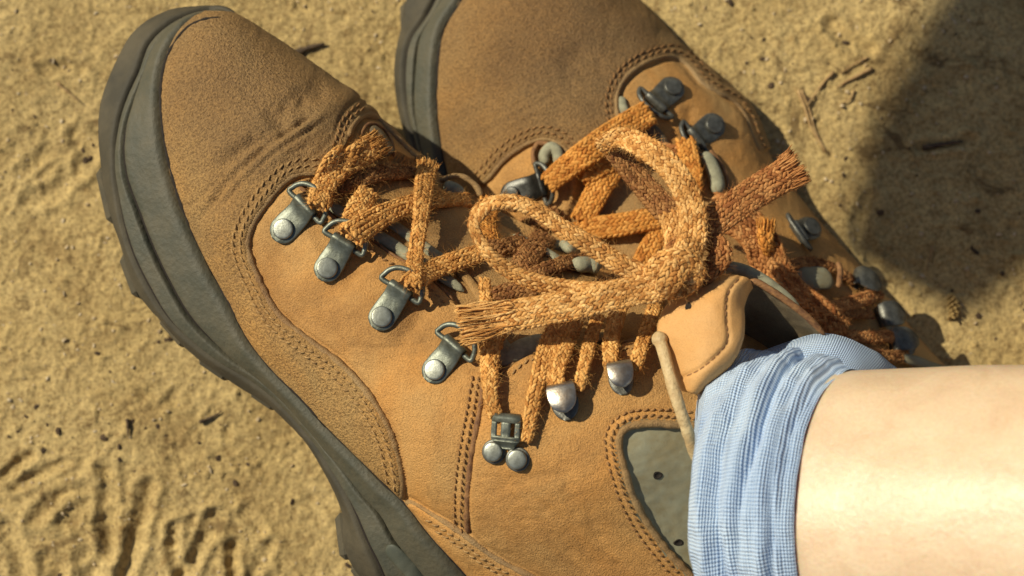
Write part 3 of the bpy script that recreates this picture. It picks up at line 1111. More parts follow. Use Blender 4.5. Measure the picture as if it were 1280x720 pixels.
pad('sole_wedge', 'S', [(484, 682), (496, 694), (512, 710), (528, 728)], 22, M_WEDGE, FRONT, .0002, .3, label='darker wedge moulded into the side of the sole')
# medial webbing loops
for (cx, cy, a, w_, wh, par) in [(566, 243, 30, 22, 'F', FRONT), (700, 316, 35, 20, 'F', FRONT), (731, 343, 8, 27, 'F', FRONT)]:
    t = np.array([math.cos(math.radians(a)), math.sin(math.radians(a))])
    pad('webbing_loop', wh, [np.array([cx, cy]) - t * w_ * .6, (cx + t[1] * 3, cy - t[0] * 3), np.array([cx, cy]) + t * w_ * .6], w_ * .9, M_GREY, par, .0035, .8)
piping('rolled_edge', 'F', [(548, 232), (562, 224), (580, 224), (596, 236), (602, 250)], .0013, M_EDGE, FRONT, .003, .8, 40)
pad('webbing_loop', 'B', [(684, 208), (682, 196), (689, 187), (697, 194), (700, 210)], 15, M_GREY, BACK, .003, .9)
piping('rolled_edge', 'B', [(670, 208), (668, 192), (676, 180), (690, 176)], .0012, M_PIPE, BACK, .002, .8, 40)
pad('webbing_loop', 'B', [(875, 195), (884, 208), (892, 228), (893, 246)], 20, M_GREY, BACK, .003, .8)
pad('webbing_loop', 'B', [(776, 122), (778, 135), (784, 148)], 14, M_GREY, BACK, .001, .6)
pad('webbing_loop', 'B', [(805, 160), (818, 172), (832, 190)], 26, M_DARKLEATHER, BACK, .001, .5)
piping('rolled_edge', 'B', [(884, 190), (896, 204), (905, 222), (908, 242)], .0011, M_PIPE, BACK, .002, .8, 40)
pad('collar_padding', 'B', [(978, 350), (1002, 351), (1034, 353)], 36, M_INSERT, BACK, .0035, .35)
piping('rolled_edge', 'B', [(1033, 340), (1036, 352), (1034, 370)], .0014, M_PIPE, BACK, .008, .8, 30)
pad('collar_padding', 'B', [(1118, 452), (1140, 458), (1160, 466), (1185, 474)], 16, M_INSERT, BACK, .004, .7)
# dark eyelet on the medial side of the front boot
pad('eyelet', 'F', [(462, 160), (472, 168), (480, 180), (484, 194)], 24, M_DARKLEATHER, FRONT, .0005, .35)
piping('eyelet_rim', 'F', [(450, 172), (455, 160), (466, 156), (480, 165), (489, 180), (490, 196)], .0008, M_PIPE, FRONT, .0008, .8, 40)

# punched holes: short dark sunk discs with a raised rim
def hole(which, x, y, rp, parent, off=.0002, obj='punched_hole', z=None):
    p, n = hit(x, y, which)
    if p is None:
        return
    t = unit(np.cross(n, [0.3, 1, 0.2]))
    s = np.cross(n, t)
    r = rp * mpp(p[2])
    mb = MB()
    a = np.linspace(0, 2 * math.pi, 14, endpoint=False)
    rim = [(1.35, 0.0), (1.1, .35), (.85, .1), (.8, -.15)]
    jit = 1 + .12 * np.sin(a * 2 + x) + .08 * np.sin(a * 3 + y)
    V = []
    for (k, h) in rim:
        for i, q in enumerate(a):
            V.append(p + (t * math.cos(q) * 1.15 + s * math.sin(q) * .85) * r * k * jit[i] + n * (h * r * .5 + off))
    V.append(p + n * (off - .2 * r * .5))
    f = [tuple(q) for q in grid_faces(len(rim), 14, True)]
    f += [(3 * 14 + i, 3 * 14 + (i + 1) % 14, 4 * 14) for i in range(14)]
    mb.add(V, f)
    mb.build(obj, M_HOLE, parent)


hole('F', 822, 594, 4.2, FRONT)
hole('F', 848, 678, 4.0, FRONT)

# ------------------------------------------------------------------ metal fittings
def basis(which, a, b_, off=0.0):
    """local frame on the leather at pixel a, x axis towards pixel b, z out of the surface"""
    p, n = hit(a[0], a[1], which)
    if p is None:
        p = P(a[0], a[1], .06)
        n = np.array([0, 0, 1.])
    n = unit(n + .35 * unit(CN - p))
    q, _ = hit(b_[0], b_[1], which)
    if q is None or abs(q[2] - p[2]) > .02:
        q = P(b_[0], b_[1], p[2])
    x = q - p
    x = unit(x - n * x.dot(n))
    y = np.cross(n, x)
    return p + n * off, x, y, n, np.linalg.norm(q - p)


def tf(fr, pts):
    p, x, y, z = fr[:4]
    pts = np.asarray(pts, float)
    return p + pts[:, :1] * x + pts[:, 1:2] * y + pts[:, 2:3] * z


def dome(mb, fr, cx, cy, z0, r, h, k=28, flatc=.75):
    prof = [(1.0, 0.0), (1.0, .5), (.97, .75), (.92, .86), (.84, .90), (.7, .94), (.5, .97), (.3, .99), (.1, 1.0)]
    a = np.linspace(0, 2 * math.pi, k, endpoint=False)
    V = []
    for (q, hh) in prof:
        for t in a:
            V.append((cx + r * q * math.cos(t), cy + r * q * math.sin(t), z0 + h * hh))
    V.append((cx, cy, z0 + h))
    f = [tuple(q) for q in grid_faces(len(prof), k, True)]
    m = (len(prof) - 1) * k
    f += [(m + i, m + (i + 1) % k, m + k) for i in range(k)]
    mb.add(tf(fr, V), f)


def strip(mb, fr, prof, thick):
    """a bent plate: prof rows (x, z, halfwidth) swept along; thick through it"""
    prof = np.array(prof, float)
    n = len(prof)
    t = np.gradient(prof[:, :2], axis=0)
    t /= np.linalg.norm(t, axis=1)[:, None]
    nm = np.stack([-t[:, 1], t[:, 0]], -1)
    V = []
    cross = [(-1, .15), (-.93, .5), (-.4, .5), (0, .5), (.4, .5), (.93, .5), (1, .15), (1, -.3), (.93, -.5), (0, -.5), (-.93, -.5), (-1, -.3)]
    for i in range(n):
        for (cy, cz) in cross:
            V.append((prof[i, 0] + nm[i, 0] * cz * thick, prof[i, 2] * cy, prof[i, 1] + nm[i, 1] * cz * thick))
    k = len(cross)
    f = [tuple(q) for q in grid_faces(n, k, True)]
    f.append(tuple(range(k)))
    f.append(tuple((n - 1) * k + i for i in range(k)))
    mb.add(tf(fr, V), f)


def d_ring(which, rivet, fold, wpx, parent, mat=M_METAL, ring=True, ringlen=20, rr=13.5, matring=None, zoff=.0004):
    fr = basis(which, rivet, fold, zoff)
    k = mpp(fr[0][2])
    w2 = wpx * .5 * k
    L = np.hypot(fold[0] - rivet[0], fold[1] - rivet[1]) * k
    root = bpy.data.objects.new('lace_ring', None)
    COL.objects.link(root)
    root.parent = parent
    root.location = Vector(fr[0].tolist()) - parent.location
    bpy.context.view_layer.update()
    prof = []
    for t in np.linspace(-1, 0, 9):
        prof.append((t * w2 * 1.0, .0008, w2 * math.sqrt(max(0.02, 1 - t * t)) * 1.0))
    for t, hw, z in ((.25, 1.0, .0008), (.5, .96, .0009), (.68, .93, .0013), (.82, .93, .0026), (.92, .93, .0036)):
        prof.append((t * L, z, w2 * hw))
    for a in (90, 60, 30, 0, -30, -60, -90):      # wraps over the wire
        prof.append((L * .92 + .0019 * math.cos(math.radians(a)) + .0002, .0018 + .0021 * math.sin(math.radians(a)), w2 * .93))
    prof = [p for i, p in enumerate(prof) if i == 0 or abs(p[0] - prof[i - 1][0]) + abs(p[1] - prof[i - 1][1]) > 1e-6]
    mb = MB()
    strip(mb, fr, prof, .0011)
    pl = mb.build('strap_plate', mat, root)
    mb = MB()
    dome(mb, fr, 0, 0, .0012, rr * k, .0018)
    mb.build('rivet', M_RIVET if mat is M_METAL else mat, root)
    if ring:
        rw = .0011
        hw = w2 + .0034
        rl = ringlen * k
        x0 = L * .92 + .0002
        pts = []
        for y in np.linspace(-w2 * .9, w2 * .9, 6):
            pts.append((x0, y, .0018))
        for a in np.linspace(0, 180, 19):
            ar = math.radians(a)
            pts.append((x0 + rl * math.sin(ar) ** .8 if 0 < a < 180 else x0, hw * math.cos(ar), .0018 + .002 * math.sin(ar)))
        pts = np.array(pts[6:])
        pts = np.vstack([[(x0, w2 * .8, .0018)], pts, [(x0, -w2 * .8, .0018)]])
        mb = MB()
        q = crom(np.hstack([pts[:, :2], pts[:, 2:]]), 50)
        tube(mb, tf(fr, q), rw, 10, np.tile(fr[3], (50, 1)))
        mb.build('ring_wire', matring or mat, root)
    return root


d_ring('F', (356, 287), (386, 258), 37, FRONT, ringlen=27)
d_ring('F', (410, 336), (433, 304), 35, FRONT, ringlen=27)
d_ring('F', (478, 397), (504, 363), 35, FRONT, ringlen=27)
d_ring('F', (545, 463), (572, 433), 35, FRONT, ringlen=25)
d_ring('B', (839, 112), (811, 138), 34, BACK, M_METALDARK, ringlen=18, rr=12)
d_ring('B', (890, 158), (862, 180), 34, BACK, M_METALDARK, ringlen=18, rr=12)
d_ring('B', (643, 243), (684, 229), 34, BACK, M_METALBLACK, ringlen=16, rr=10, matring=M_METALDARK, zoff=.001)
d_ring('B', (1008, 289), (982, 299), 32, BACK, M_METALDARK, ringlen=9, rr=13, zoff=.0025)


def lace_hook(which, base, tip, wpx, lift, parent, mat, matb=M_METALDARK):
    """open speed hook: a base plate, a throat and a rounded front plate curling over the lace"""
    fr = basis(which, base, tip, .0004)
    k = mpp(fr[0][2])
    h = wpx * .5 * k
    root = bpy.data.objects.new('lace_hook', None)
    COL.objects.link(root)
    root.parent = parent
    root.location = Vector(fr[0].tolist()) - parent.location
    bpy.context.view_layer.update()
    mb = MB()       # base plate, rounded at its far end
    prof = [(-h * 1.3 * (1 - t), .0004, h * .95 * math.sqrt(max(.03, 1 - (1 - t) ** 2))) for t in np.linspace(0.02, 1, 8)]
    prof += [(h * .5, .0004, h * .9), (h * .8, .0008, h * .9)]
    strip(mb, fr, prof, .0009)
    mb.build('base_plate', matb, root)
    mb = MB()       # throat
    prof = [(h * .75, .0006, h * .7), (h * 1.02, .0012, h * .72), (h * 1.15, lift * .35, h * .8), (h * 1.12, lift * .7, h * .88), (h * .95, lift, h * .94)]
    # front plate folding back over the lace, D shaped
    for t in np.linspace(0, 1, 12)[1:]:
        prof.append((h * .95 - t * h * 1.9, lift + .0012 * math.sin(t * 2.6) - .0004 * t, h * 1.0 * math.sqrt(max(.02, 1 - max(0, (t - .25) / .75) ** 2.4))))
    strip(mb, fr, prof, .0011)
    mb.build('hook_plate', mat, root)
    return root


lace_hook('F', (706, 503), (701, 478), 37, .0062, FRONT, M_METALBRIGHT)
lace_hook('F', (776, 474), (771, 448), 33, .0062, FRONT, M_METALBRIGHT)
lace_hook('B', (1078, 360), (1058, 345), 34, .0055, BACK, M_METALDARK)
lace_hook('B', (1106, 400), (1078, 398), 34, .0065, BACK, M_METALDARK)
lace_hook('B', (1124, 434), (1098, 428), 34, .0065, BACK, M_METALDARK)

# locking hook: a slotted bracket held by two rivets
fr = basis('F', (633, 556), (634, 525), .0004)
k_ = mpp(fr[0][2])
root = bpy.data.objects.new('locking_hook', None)
COL.objects.link(root)
root.parent = FRONT
root.location = Vector(fr[0].tolist()) - FRONT.location
bpy.context.view_layer.update()
for (cx, cy) in ((618, 564.5), (647.5, 574)):
    f2 = basis('F', (cx, cy), (cx + 3, cy - 30), .0004)
    mb = MB()
    a = np.linspace(0, 2 * math.pi, 26, endpoint=False)
    dome(mb, f2, 0, 0, -.0002, 15.5 * k_, .0012)
    mb.build('washer', M_METALDARK, root)
    mb = MB()
    dome(mb, f2, 0, 0, .0009, 12.5 * k_, .0022)
    mb.build('rivet', M_RIVET, root)
fb = basis('F', (634, 556), (630, 519), .0024)
fb = (fb[0], *[unit(v) for v in (fb[1] - .22 * fb[2], fb[2] + .22 * fb[1], fb[3])])
mb = MB()
strip(mb, fb, [(-.0012, -.0012, .0030), (.0004, -.0004, .0042), (.0014, .0006, .0050), (.0024, .0012, .0054)], .0011)
mb.build('bracket_neck', M_METAL, root)
mb = MB()
for yy, hw_ in ((-.0046, .0011), (0, .0019), (.0046, .0011)):
    f3 = (fb[0] + fb[2] * yy, *fb[1:])
    strip(mb, f3, [(.0022, .0013, hw_), (.0050, .0019, hw_), (.0082, .0021, hw_), (.0098, .0019, hw_)], .0012)
strip(mb, fb, [(.0018, .0011, .0055), (.0028, .0016, .0057), (.0036, .0018, .0057)], .0013)
strip(mb, fb, [(.0088, .0022, .0057), (.0104, .0018, .0056), (.0114, .0008, .0053), (.0117, -.0008, .0050)], .0013)
mb.build('slotted_bracket', M_METAL, root)

# ------------------------------------------------------------------ laces
# unit spindle for one braided stitch
_sp = []
_K = 6
for (x, r) in ((-1, .18), (-.6, .78), (0, 1.0), (.6, .78), (1, .18)):
    for i in range(_K):
        a = 2 * math.pi * i / _K
        _sp.append((x, r * math.cos(a), r * math.sin(a)))
SPV = np.array(_sp)
SPF = [tuple(q) for q in grid_faces(5, _K, True)] + [tuple(range(_K))[::-1], tuple(4 * _K + i for i in range(_K))]


def hairs(mb, origins, dirs, length, r=.00005, curl=.6):
    for o, d in zip(origins, dirs):
        L = length * rng.uniform(.4, 1.3)
        c = rng.normal(0, curl, 3)
        c2 = rng.normal(0, curl, 3)
        d = unit(d)
        p = [o, o + d * L * .35 + c * L * .08, o + (d * .7 + c * .25) * L * .65, o + (d * .8 + c * .3 + c2 * .25) * L]
        pts = np.array(p)
        t = unit(pts[3] - pts[0])
        s = unit(np.cross(t, [.3, .2, 1]))
        u = np.cross(s, t)
        V = []
        for i, q in enumerate(pts):
            rr = r * (1 - .75 * i / 3)
            for a in (0, 2.094, 4.189):
                V.append(q + (s * math.cos(a) + u * math.sin(a)) * rr)
        f = [(i * 3 + j, i * 3 + (j + 1) % 3, (i + 1) * 3 + (j + 1) % 3, (i + 1) * 3 + j) for i in range(3) for j in range(3)]
        mb.add(V, f)


def lace(pts, wpx, mat, parent, which='F', off=.003, zabs=None, roll=0.0, thick=.42, row=6.6, fuzz=1.0, name='lace', fray=None, label=None, endn=0, flat_n=None, col=4.9, lift=None, frayl=24, puff=1.0):
    """a flat braided lace along pixel points. off: height over the leather, zabs: heights per point instead; roll in degrees (number or per point)"""
    pts = np.array(pts, float)
    m = len(pts)
    rollv = np.broadcast_to(np.asarray(roll, float), (m,))
    wv = np.broadcast_to(np.asarray(wpx, float), (m,))
    if zabs is None:
        ov = np.broadcast_to(np.asarray(off, float), (m,))
        q = crom(np.column_stack([pts, rollv, wv, ov]), max(10, int(np.hypot(*np.diff(pts, axis=0).T).sum() / 4)))
        p3, nn = on(which, q[:, :2], 0)
        zz = p3[:, 2]
        kk = 9 if len(zz) > 20 else 5
        zz = np.convolve(np.pad(zz, kk // 2, 'edge'), np.ones(kk) / kk, 'valid')
        C = P(q[:, 0], q[:, 1], zz + q[:, 4])
        cdir = (CN - C) / np.linalg.norm(CN - C, axis=1)[:, None]
        nn = nn * .75 + cdir * .45
    else:
        q = crom(np.column_stack([pts, rollv, wv, np.array(zabs, float)]), max(10, int(np.hypot(*np.diff(pts, axis=0).T).sum() / 4)))
        C = P(q[:, 0], q[:, 1], q[:, 4])
        nn = (CN - C)
    nn = nn / np.linalg.norm(nn, axis=1)[:, None]
    # resample by 3D length
    s = np.concatenate([[0], np.cumsum(np.linalg.norm(np.diff(C, axis=0), axis=1))])
    k = mpp(C[:, 2].mean())
    n = max(6, int(s[-1] / (row * k)))
    u = np.linspace(0, s[-1], n * 2 + 1)
    ip = lambda A: np.stack([np.interp(u, s, A[:, j]) for j in range(A.shape[1])], -1)
    C2 = ip(C)
    N2 = ip(nn)
    rl = np.radians(np.interp(u, s, q[:, 2]))
    W = np.interp(u, s, q[:, 3]) * k
    t, sd, up = frames(C2, N2)
    S = sd * np.cos(rl)[:, None] + up * np.sin(rl)[:, None]
    U = -sd * np.sin(rl)[:, None] + up * np.cos(rl)[:, None]
    T = np.minimum(W * thick, .0052)
    core = MB()
    ka = 12
    aa = np.linspace(0, 2 * math.pi, ka, endpoint=False)
    ring = S[:, None, :] * (np.cos(aa)[None, :, None] * (W * .43)[:, None, None]) + U[:, None, :] * (np.sin(aa)[None, :, None] * (T * .36)[:, None, None])
    core.add((C2[:, None] + ring).reshape(-1, 3), [tuple(x) for x in grid_faces(len(C2), ka, True)] + [tuple(range(ka))[::-1], tuple((len(C2) - 1) * ka + i for i in range(ka))])
    cols = max(6, int(round((W.mean() / k) * 2.25 / col)))
    if cols % 2:
        cols += 1
    hl = row * k * .84
    hr = col * k * .60
    jit = .11 + .05 * fuzz
    V = []
    F = []
    n0 = core.n
    for i in range(n * 2):
        for j in range(cols):
            if (i + j) % 2:
                continue
            if fray:
                df = 1e9
                if 'e' in fray:
                    df = (len(C2) - 1 - i) * row * .5
                if 's' in fray:
                    df = min(df, i * row * .5)
                if df < frayl and rng.uniform() > (df / frayl) ** 1.3 * .9:
                    continue
            a = 2 * math.pi * (j + .5) / cols
            x = math.cos(a)
            y = math.sin(a)
            # flattened ellipse: spread columns evenly across the width
            xs = math.copysign(1 - (1 - abs(x)) ** .9, x)
            pos = C2[i] + S[i] * (xs * (W[i] * .5 - hr * .35)) + U[i] * (math.copysign(abs(y) ** .75, y) * T[i] * .40)
            out = unit(S[i] * x * .6 * (T[i] / W[i]) * 2 + U[i] * y)
            per = unit(np.cross(t[i], out))
            ph = math.radians(30 if (j % 2) else -30) * (1 if y > 0 else -1) + rng.normal(0, jit * .6)
            d = t[i] * math.cos(ph) + per * math.sin(ph)
            d = unit(d + out * rng.normal(0, jit * .4))
            b2 = unit(np.cross(out, d))
            o2 = np.cross(d, b2)
            sc = 1 + rng.normal(0, jit * .7)
            pos = pos + rng.normal(0, jit * .0006, 3)
            core.add(pos + SPV[:, :1] * d * hl * sc + SPV[:, 1:2] * b2 * hr * sc + SPV[:, 2:3] * o2 * hr * .66 * puff, SPF)
    fb_ = MB()
    if fray:                                    # unravelled end: fine fibres running on from the braid and fanning out
        nf = max(3, int(len(C2) * min(.4, frayl / (s[-1] / k))))
        for end in fray:
            idx = np.arange(nf)[::-1] if end == 's' else np.arange(len(C2) - nf, len(C2))
            dend = -t[0] if end == 's' else t[-1]
            e = idx[-1]
            for _ in range(int(170 * W[e] / .012)):
                a = rng.uniform(-1, 1)
                b_ = rng.uniform(-1, 1) * math.sqrt(1 - a * a * .8)
                st = int(rng.uniform(0, .75) * nf)
                sel = idx[st::2]
                if len(sel) < 2:
                    sel = idx[-2:]
                spread = np.linspace(1.0, 1.0 + .10 * rng.uniform(0, 1), len(sel))
                pth = C2[sel] + S[sel] * (a * W[sel] * .5 * spread)[:, None] + U[sel] * (b_ * T[sel] * .55 + .0003)[:, None]
                wv_ = rng.normal(0, 1, 2)
                ph_ = rng.uniform(0, 6, 2)
                tt_ = np.arange(len(sel))
                pth = pth + S[sel] * (.0006 * wv_[0] * np.sin(tt_ * .55 + ph_[0]))[:, None] + U[sel] * (.0004 * wv_[1] * np.sin(tt_ * .6 + ph_[1]))[:, None]
                L = rng.uniform(.0008, .0032)
                dd = unit(dend + S[e] * (a * .18 + rng.normal(0, .12)) + U[e] * rng.normal(0, .12))
                cc = S[e] * rng.normal(0, .2) + U[e] * rng.normal(0, .15)
                pth = np.vstack([pth, pth[-1] + dd * L * .5, pth[-1] + (dd + cc * .6) * L])
                rr_ = np.full(len(pth), rng.uniform(.00016, .00034))
                rr_[-1] *= .3
                tube(fb_, pth, rr_, 4, np.tile(U[e], (len(pth), 1)))
    # fibres worn loose and matted along the faces
    cntm = int(s[-1] / k / 100 * 60 * max(0, fuzz - .55) * (W.mean() / k / 26))
    for _ in range(cntm):
        i = int(rng.integers(0, max(1, len(C2) - 4)))
        m_ = int(rng.integers(2, 4))
        sel = np.arange(i, min(len(C2), i + m_ + 1))
        if len(sel) < 3:
            continue
        a = rng.uniform(0, 2 * math.pi) if rng.uniform() < .35 else rng.uniform(.1, math.pi - .1)
        aa_ = a + np.linspace(0, rng.normal(0, .7), len(sel))
        lf = 1.0 + np.linspace(0, rng.uniform(-.05, .35), len(sel))
        pth = C2[sel] + S[sel] * (np.cos(aa_) * W[sel] * .5 * lf)[:, None] + U[sel] * (np.sin(aa_) * T[sel] * .58 * lf)[:, None]
        tube(fb_, pth, np.linspace(1, .3, len(sel)) * rng.uniform(.00010, .00020), 3, np.tile(U[i], (len(sel), 1)), cap=False)
    ob = core.build(name, mat, parent, label=label)
    if fb_.n:
        fb_.build('matted_fibres', mat, ob, kind='stuff')
    if fuzz > 0:
        hb = MB()
        cnt = int(s[-1] / k / 100 * 230 * fuzz * (W.mean() / k / 26) ** .5)
        ii = rng.integers(0, len(C2), cnt)
        O = []
        D = []
        for i in ii:
            a = rng.uniform(0, 2 * math.pi)
            O.append(C2[i] + S[i] * math.cos(a) * W[i] * .5 + U[i] * math.sin(a) * T[i] * .5)
            D.append(S[i] * math.cos(a) * .8 + U[i] * (math.sin(a) * .8 + .2) + t[i] * rng.normal(0, .9))
        hairs(hb, O, D, .0036, .00008)
        if hb.n:
            h = hb.build('loose_fibres', mat, ob, kind='stuff')
    return ob


# --- back boot, from below upwards
lace([(800, 336), (812, 312), (828, 284)], 27, L_ORANGE, BACK, 'B', .0035, fuzz=.35)
lace([(705, 300), (735, 287), (780, 280), (850, 266)], 29, L_ORANGE, BACK, 'B', [.004, .005, .006, .006], fuzz=.35)
lace([(728, 275), (742, 248), (758, 222), (772, 200)], 31, L_ORANGE, BACK, 'B', .0055, fuzz=.4)
lace([(730, 222), (752, 210), (785, 198), (800, 190)], 22, L_ORANGE, BACK, 'B', .007, fuzz=.35)
lace([(845, 190), (830, 186), (815, 182)], 16, L_RUST, BACK, 'B', .003, fuzz=.4)
lace([(686, 228), (710, 208), (740, 186), (775, 162), (812, 140)], [27, 31, 34, 34, 33], L_ORANGE, BACK, 'B', [.007, .009, .010, .009, .007], fuzz=.4)
lace([(857, 176), (861, 196), (866, 220), (868, 240)], [26, 26, 24, 22], L_ORANGE, BACK, 'B', [.005, .006, .007, .007], fuzz=.4)
lace([(620, 300), (640, 290), (660, 283), (700, 268)], 24, L_SHADED, BACK, 'B', .003, fuzz=1.2)
lace([(890, 262), (925, 275), (950, 300), (965, 335), (990, 366), (1020, 390), (1055, 416)], [46, 50, 48, 46, 44, 42, 36], L_RUST, BACK, 'B', [.02, .022, .02, .018, .017, .016, .012], fuzz=.8, thick=.3)
lace([(962, 312), (957, 298), (958, 280)], 20, L_ORANGE, BACK, 'B', [.022, .027, .029], fuzz=1.0, fray='e')
lace([(978, 334), (1005, 327), (1035, 332), (1066, 350)], 14, L_SHADED, BACK, 'B', [.010, .008, .007, .005], fuzz=.6, row=6.2)
lace([(1035, 386), (1060, 380), (1085, 372), (1100, 366)], 17, L_RUST, BACK, 'B', [.010, .010, .009, .008], fuzz=.8)
lace([(1040, 396), (1062, 392), (1090, 392)], 13, L_SHADED, BACK, 'B', [.009, .008, .006], fuzz=.8)
lace([(1055, 420), (1085, 422), (1110, 420), (1126, 428)], 15, L_RUST, BACK, 'B', [.010, .009, .008, .006], fuzz=.9)
lace([(1060, 432), (1085, 442), (1115, 446), (1136, 444)], 16, L_SHADED, BACK, 'B', [.010, .009, .008, .006], fuzz=.9)

# --- front boot lacing
lace([(612, 250), (608, 280), (613, 305)], 25, L_ORANGE, FRONT, 'F', .005, fuzz=1.2)
lace([(612, 310), (635, 308), (655, 300)], 24, L_SHADED, FRONT, 'F', .004, fuzz=1.2)
lace([(648, 342), (662, 318), (682, 294)], 30, L_SHADED, FRONT, 'F', .006, fuzz=1.2)
lace([(658, 348), (685, 336), (715, 326), (742, 326)], 20, L_SHADED, FRONT, 'F', .009, fuzz=1.2)
lace([(745, 358), (762, 350), (785, 344)], 16, L_SHADED, FRONT, 'F', .006, fuzz=1.2)
lace([(618, 372), (640, 362), (670, 362)], 22, L_SHADED, FRONT, 'F', .006, fuzz=1.2)
lace([(513, 354), (540, 338), (570, 326), (602, 316)], [26, 26, 25, 24], L_WORN, FRONT, 'F', [.012, .007, .007, .006], fuzz=1.25)
lace([(410, 243), (440, 228), (475, 216), (520, 216)], [20, 23, 22, 20], L_SHADED, FRONT, 'F', .006, fuzz=1.3)
lace([(438, 290), (446, 262), (462, 238)], [30, 28, 26], L_WORN, FRONT, 'F', [.012, .010, .007], fuzz=1.2)
lace([(440, 293), (460, 280), (490, 264), (520, 254), (552, 250), (586, 250)], [36, 32, 28, 25, 22, 20], L_WORN, FRONT, 'F', [.0125, .011, .008, .007, .006, .006], fuzz=1.3)
lace([(398, 257), (404, 232), (424, 210), (448, 194), (474, 178)], [27, 30, 33, 33, 32], L_WORN, FRONT, 'F', [.0125, .012, .011, .011, .010], fuzz=1.3, fray='e')
lace([(404, 254), (406, 224), (415, 203), (432, 192)], [22, 26, 28, 26], L_WORN, FRONT, 'F', [.011, .010, .008, .008], fuzz=1.3)
lace([(516, 358), (519, 318), (525, 280), (529, 240), (534, 206)], [20, 19, 19, 24, 27], L_WORN, FRONT, 'F', [.0135, .010, .013, .014, .012], fuzz=1.25, fray='e')
# strands running down to the hooks
lace([(606, 350), (608, 400), (607, 440), (610, 490), (617, 522)], [14, 15, 14, 13, 14], L_WORN, FRONT, 'F', [.006, .007, .006, .005, .004], fuzz=1.0, row=6.4, col=4.6)
lace([(626, 410), (617, 440), (614, 470), (615, 500), (621, 520)], [17, 17, 16, 16, 15], L_WORN, FRONT, 'F', [.008, .008, .006, .005, .004], fuzz=.8, row=6.4, col=4.6)
lace([(694, 404), (680, 440), (672, 478), (664, 515), (657, 552)], [18, 19, 19, 18, 14], L_WORN, FRONT, 'F', [.010, .008, .005, .004, .003], fuzz=1.0, row=6.4, col=4.8)
lace([(712, 402), (700, 425), (690, 452), (684, 482)], [18, 19, 19, 17], L_WORN, FRONT, 'F', [.010, .008, .006, .004], fuzz=.8, row=6.4, col=4.8)
lace([(722, 402), (712, 425), (700, 455), (696, 484)], [16, 17, 17, 16], L_WORN, FRONT, 'F', [.011, .009, .007, .005], fuzz=.8, row=6.4, col=4.8)
lace([(748, 395), (738, 425), (731, 455), (723, 487)], [16, 16, 15, 13], L_WORN, FRONT, 'F', [.010, .008, .006, .005], fuzz=.8, row=6.4, col=4.8)
lace([(776, 380), (768, 405), (763, 430), (763, 456)], [20, 21, 20, 17], L_WORN, FRONT, 'F', [.012, .010, .007, .005], fuzz=.8, row=6.4, col=4.8)
lace([(826, 352), (818, 385), (806, 420), (793, 462)], [20, 18, 17, 16], L_WORN, FRONT, 'F', [.018, .014, .010, .005], fuzz=.8, row=6.4, col=4.8)

# --- the bow
ZB = .168
lace([(838, 362), (800, 364), (750, 366), (700, 360), (655, 348), (622, 328), (602, 304), (592, 280), (600, 260), (620, 252), (645, 258)], [20, 24, 26, 24, 22, 20, 18, 17, 17, 18, 16], L_TAN, FRONT,
     zabs=[ZB + .010, ZB + .010, ZB + .006, ZB + .004, ZB + .004, ZB + .005, ZB + .006, ZB + .006, ZB + .004, ZB, ZB - .004], roll=[10, 10, 10, 15, 25, 35, 45, 50, 45, 35, 20], thick=.5, fuzz=.8, name='bow_loop')
lace([(598, 272), (612, 256), (640, 252), (672, 264), (705, 286), (740, 308), (780, 332), (815, 348), (845, 352)], [16, 18, 20, 21, 22, 25, 26, 26, 24], L_TAN, FRONT,
     zabs=[ZB + .006, ZB + .008, ZB + .009, ZB + .010, ZB + .011, ZB + .012, ZB + .012, ZB + .013, ZB + .013], roll=[50, 35, 25, 20, 20, 15, 10, 5, 0], thick=.5, fuzz=.8, name='bow_loop')
# underside of the upper loop, then its near run
lace([(768, 190), (788, 212), (812, 240), (838, 268), (862, 292)], [26, 32, 34, 34, 30], L_SHADED, FRONT, zabs=[ZB - .012, ZB - .014, ZB - .012, ZB - .006, ZB], roll=[30, 30, 25, 15, 5], fuzz=1.0, name='bow_loop')
lace([(750, 182), (775, 172), (802, 182), (828, 200), (850, 226), (864, 258), (866, 290), (858, 320), (842, 348)], [20, 26, 30, 31, 32, 34, 36, 38, 36], L_TAN, FRONT,
     zabs=[ZB - .008, ZB, ZB + .008, ZB + .012, ZB + .014, ZB + .014, ZB + .014, ZB + .015, ZB + .013], roll=[-20, -10, 0, 0, 0, 0, 0, 0, 0], thick=.34, fuzz=.8, name='bow_loop')
# second strand under the knot and the free ends
lace([(836, 330), (862, 304), (885, 282), (912, 262), (945, 240), (975, 222), (996, 210)], [34, 38, 40, 40, 40, 42, 44], L_RUST, FRONT, zabs=[ZB + .010, ZB + .010, ZB + .008, ZB + .007, ZB + .007, ZB + .007, ZB + .007], thick=.34, fuzz=.9, name='lace_end', fray='e', label='rust coloured lace end with a frayed tip')
lace([(850, 345), (820, 360), (780, 366), (735, 376), (690, 386), (650, 393), (612, 400), (580, 406)], [30, 34, 36, 38, 38, 40, 43, 48], L_TAN, FRONT, frayl=75,
     zabs=[ZB + .013, ZB + .014, ZB + .012, ZB + .010, ZB + .008, ZB + .006, ZB + .003, ZB + .001], thick=.36, fuzz=.9, name='lace_end', fray='e', label='pale tan lace end with a frayed tip')
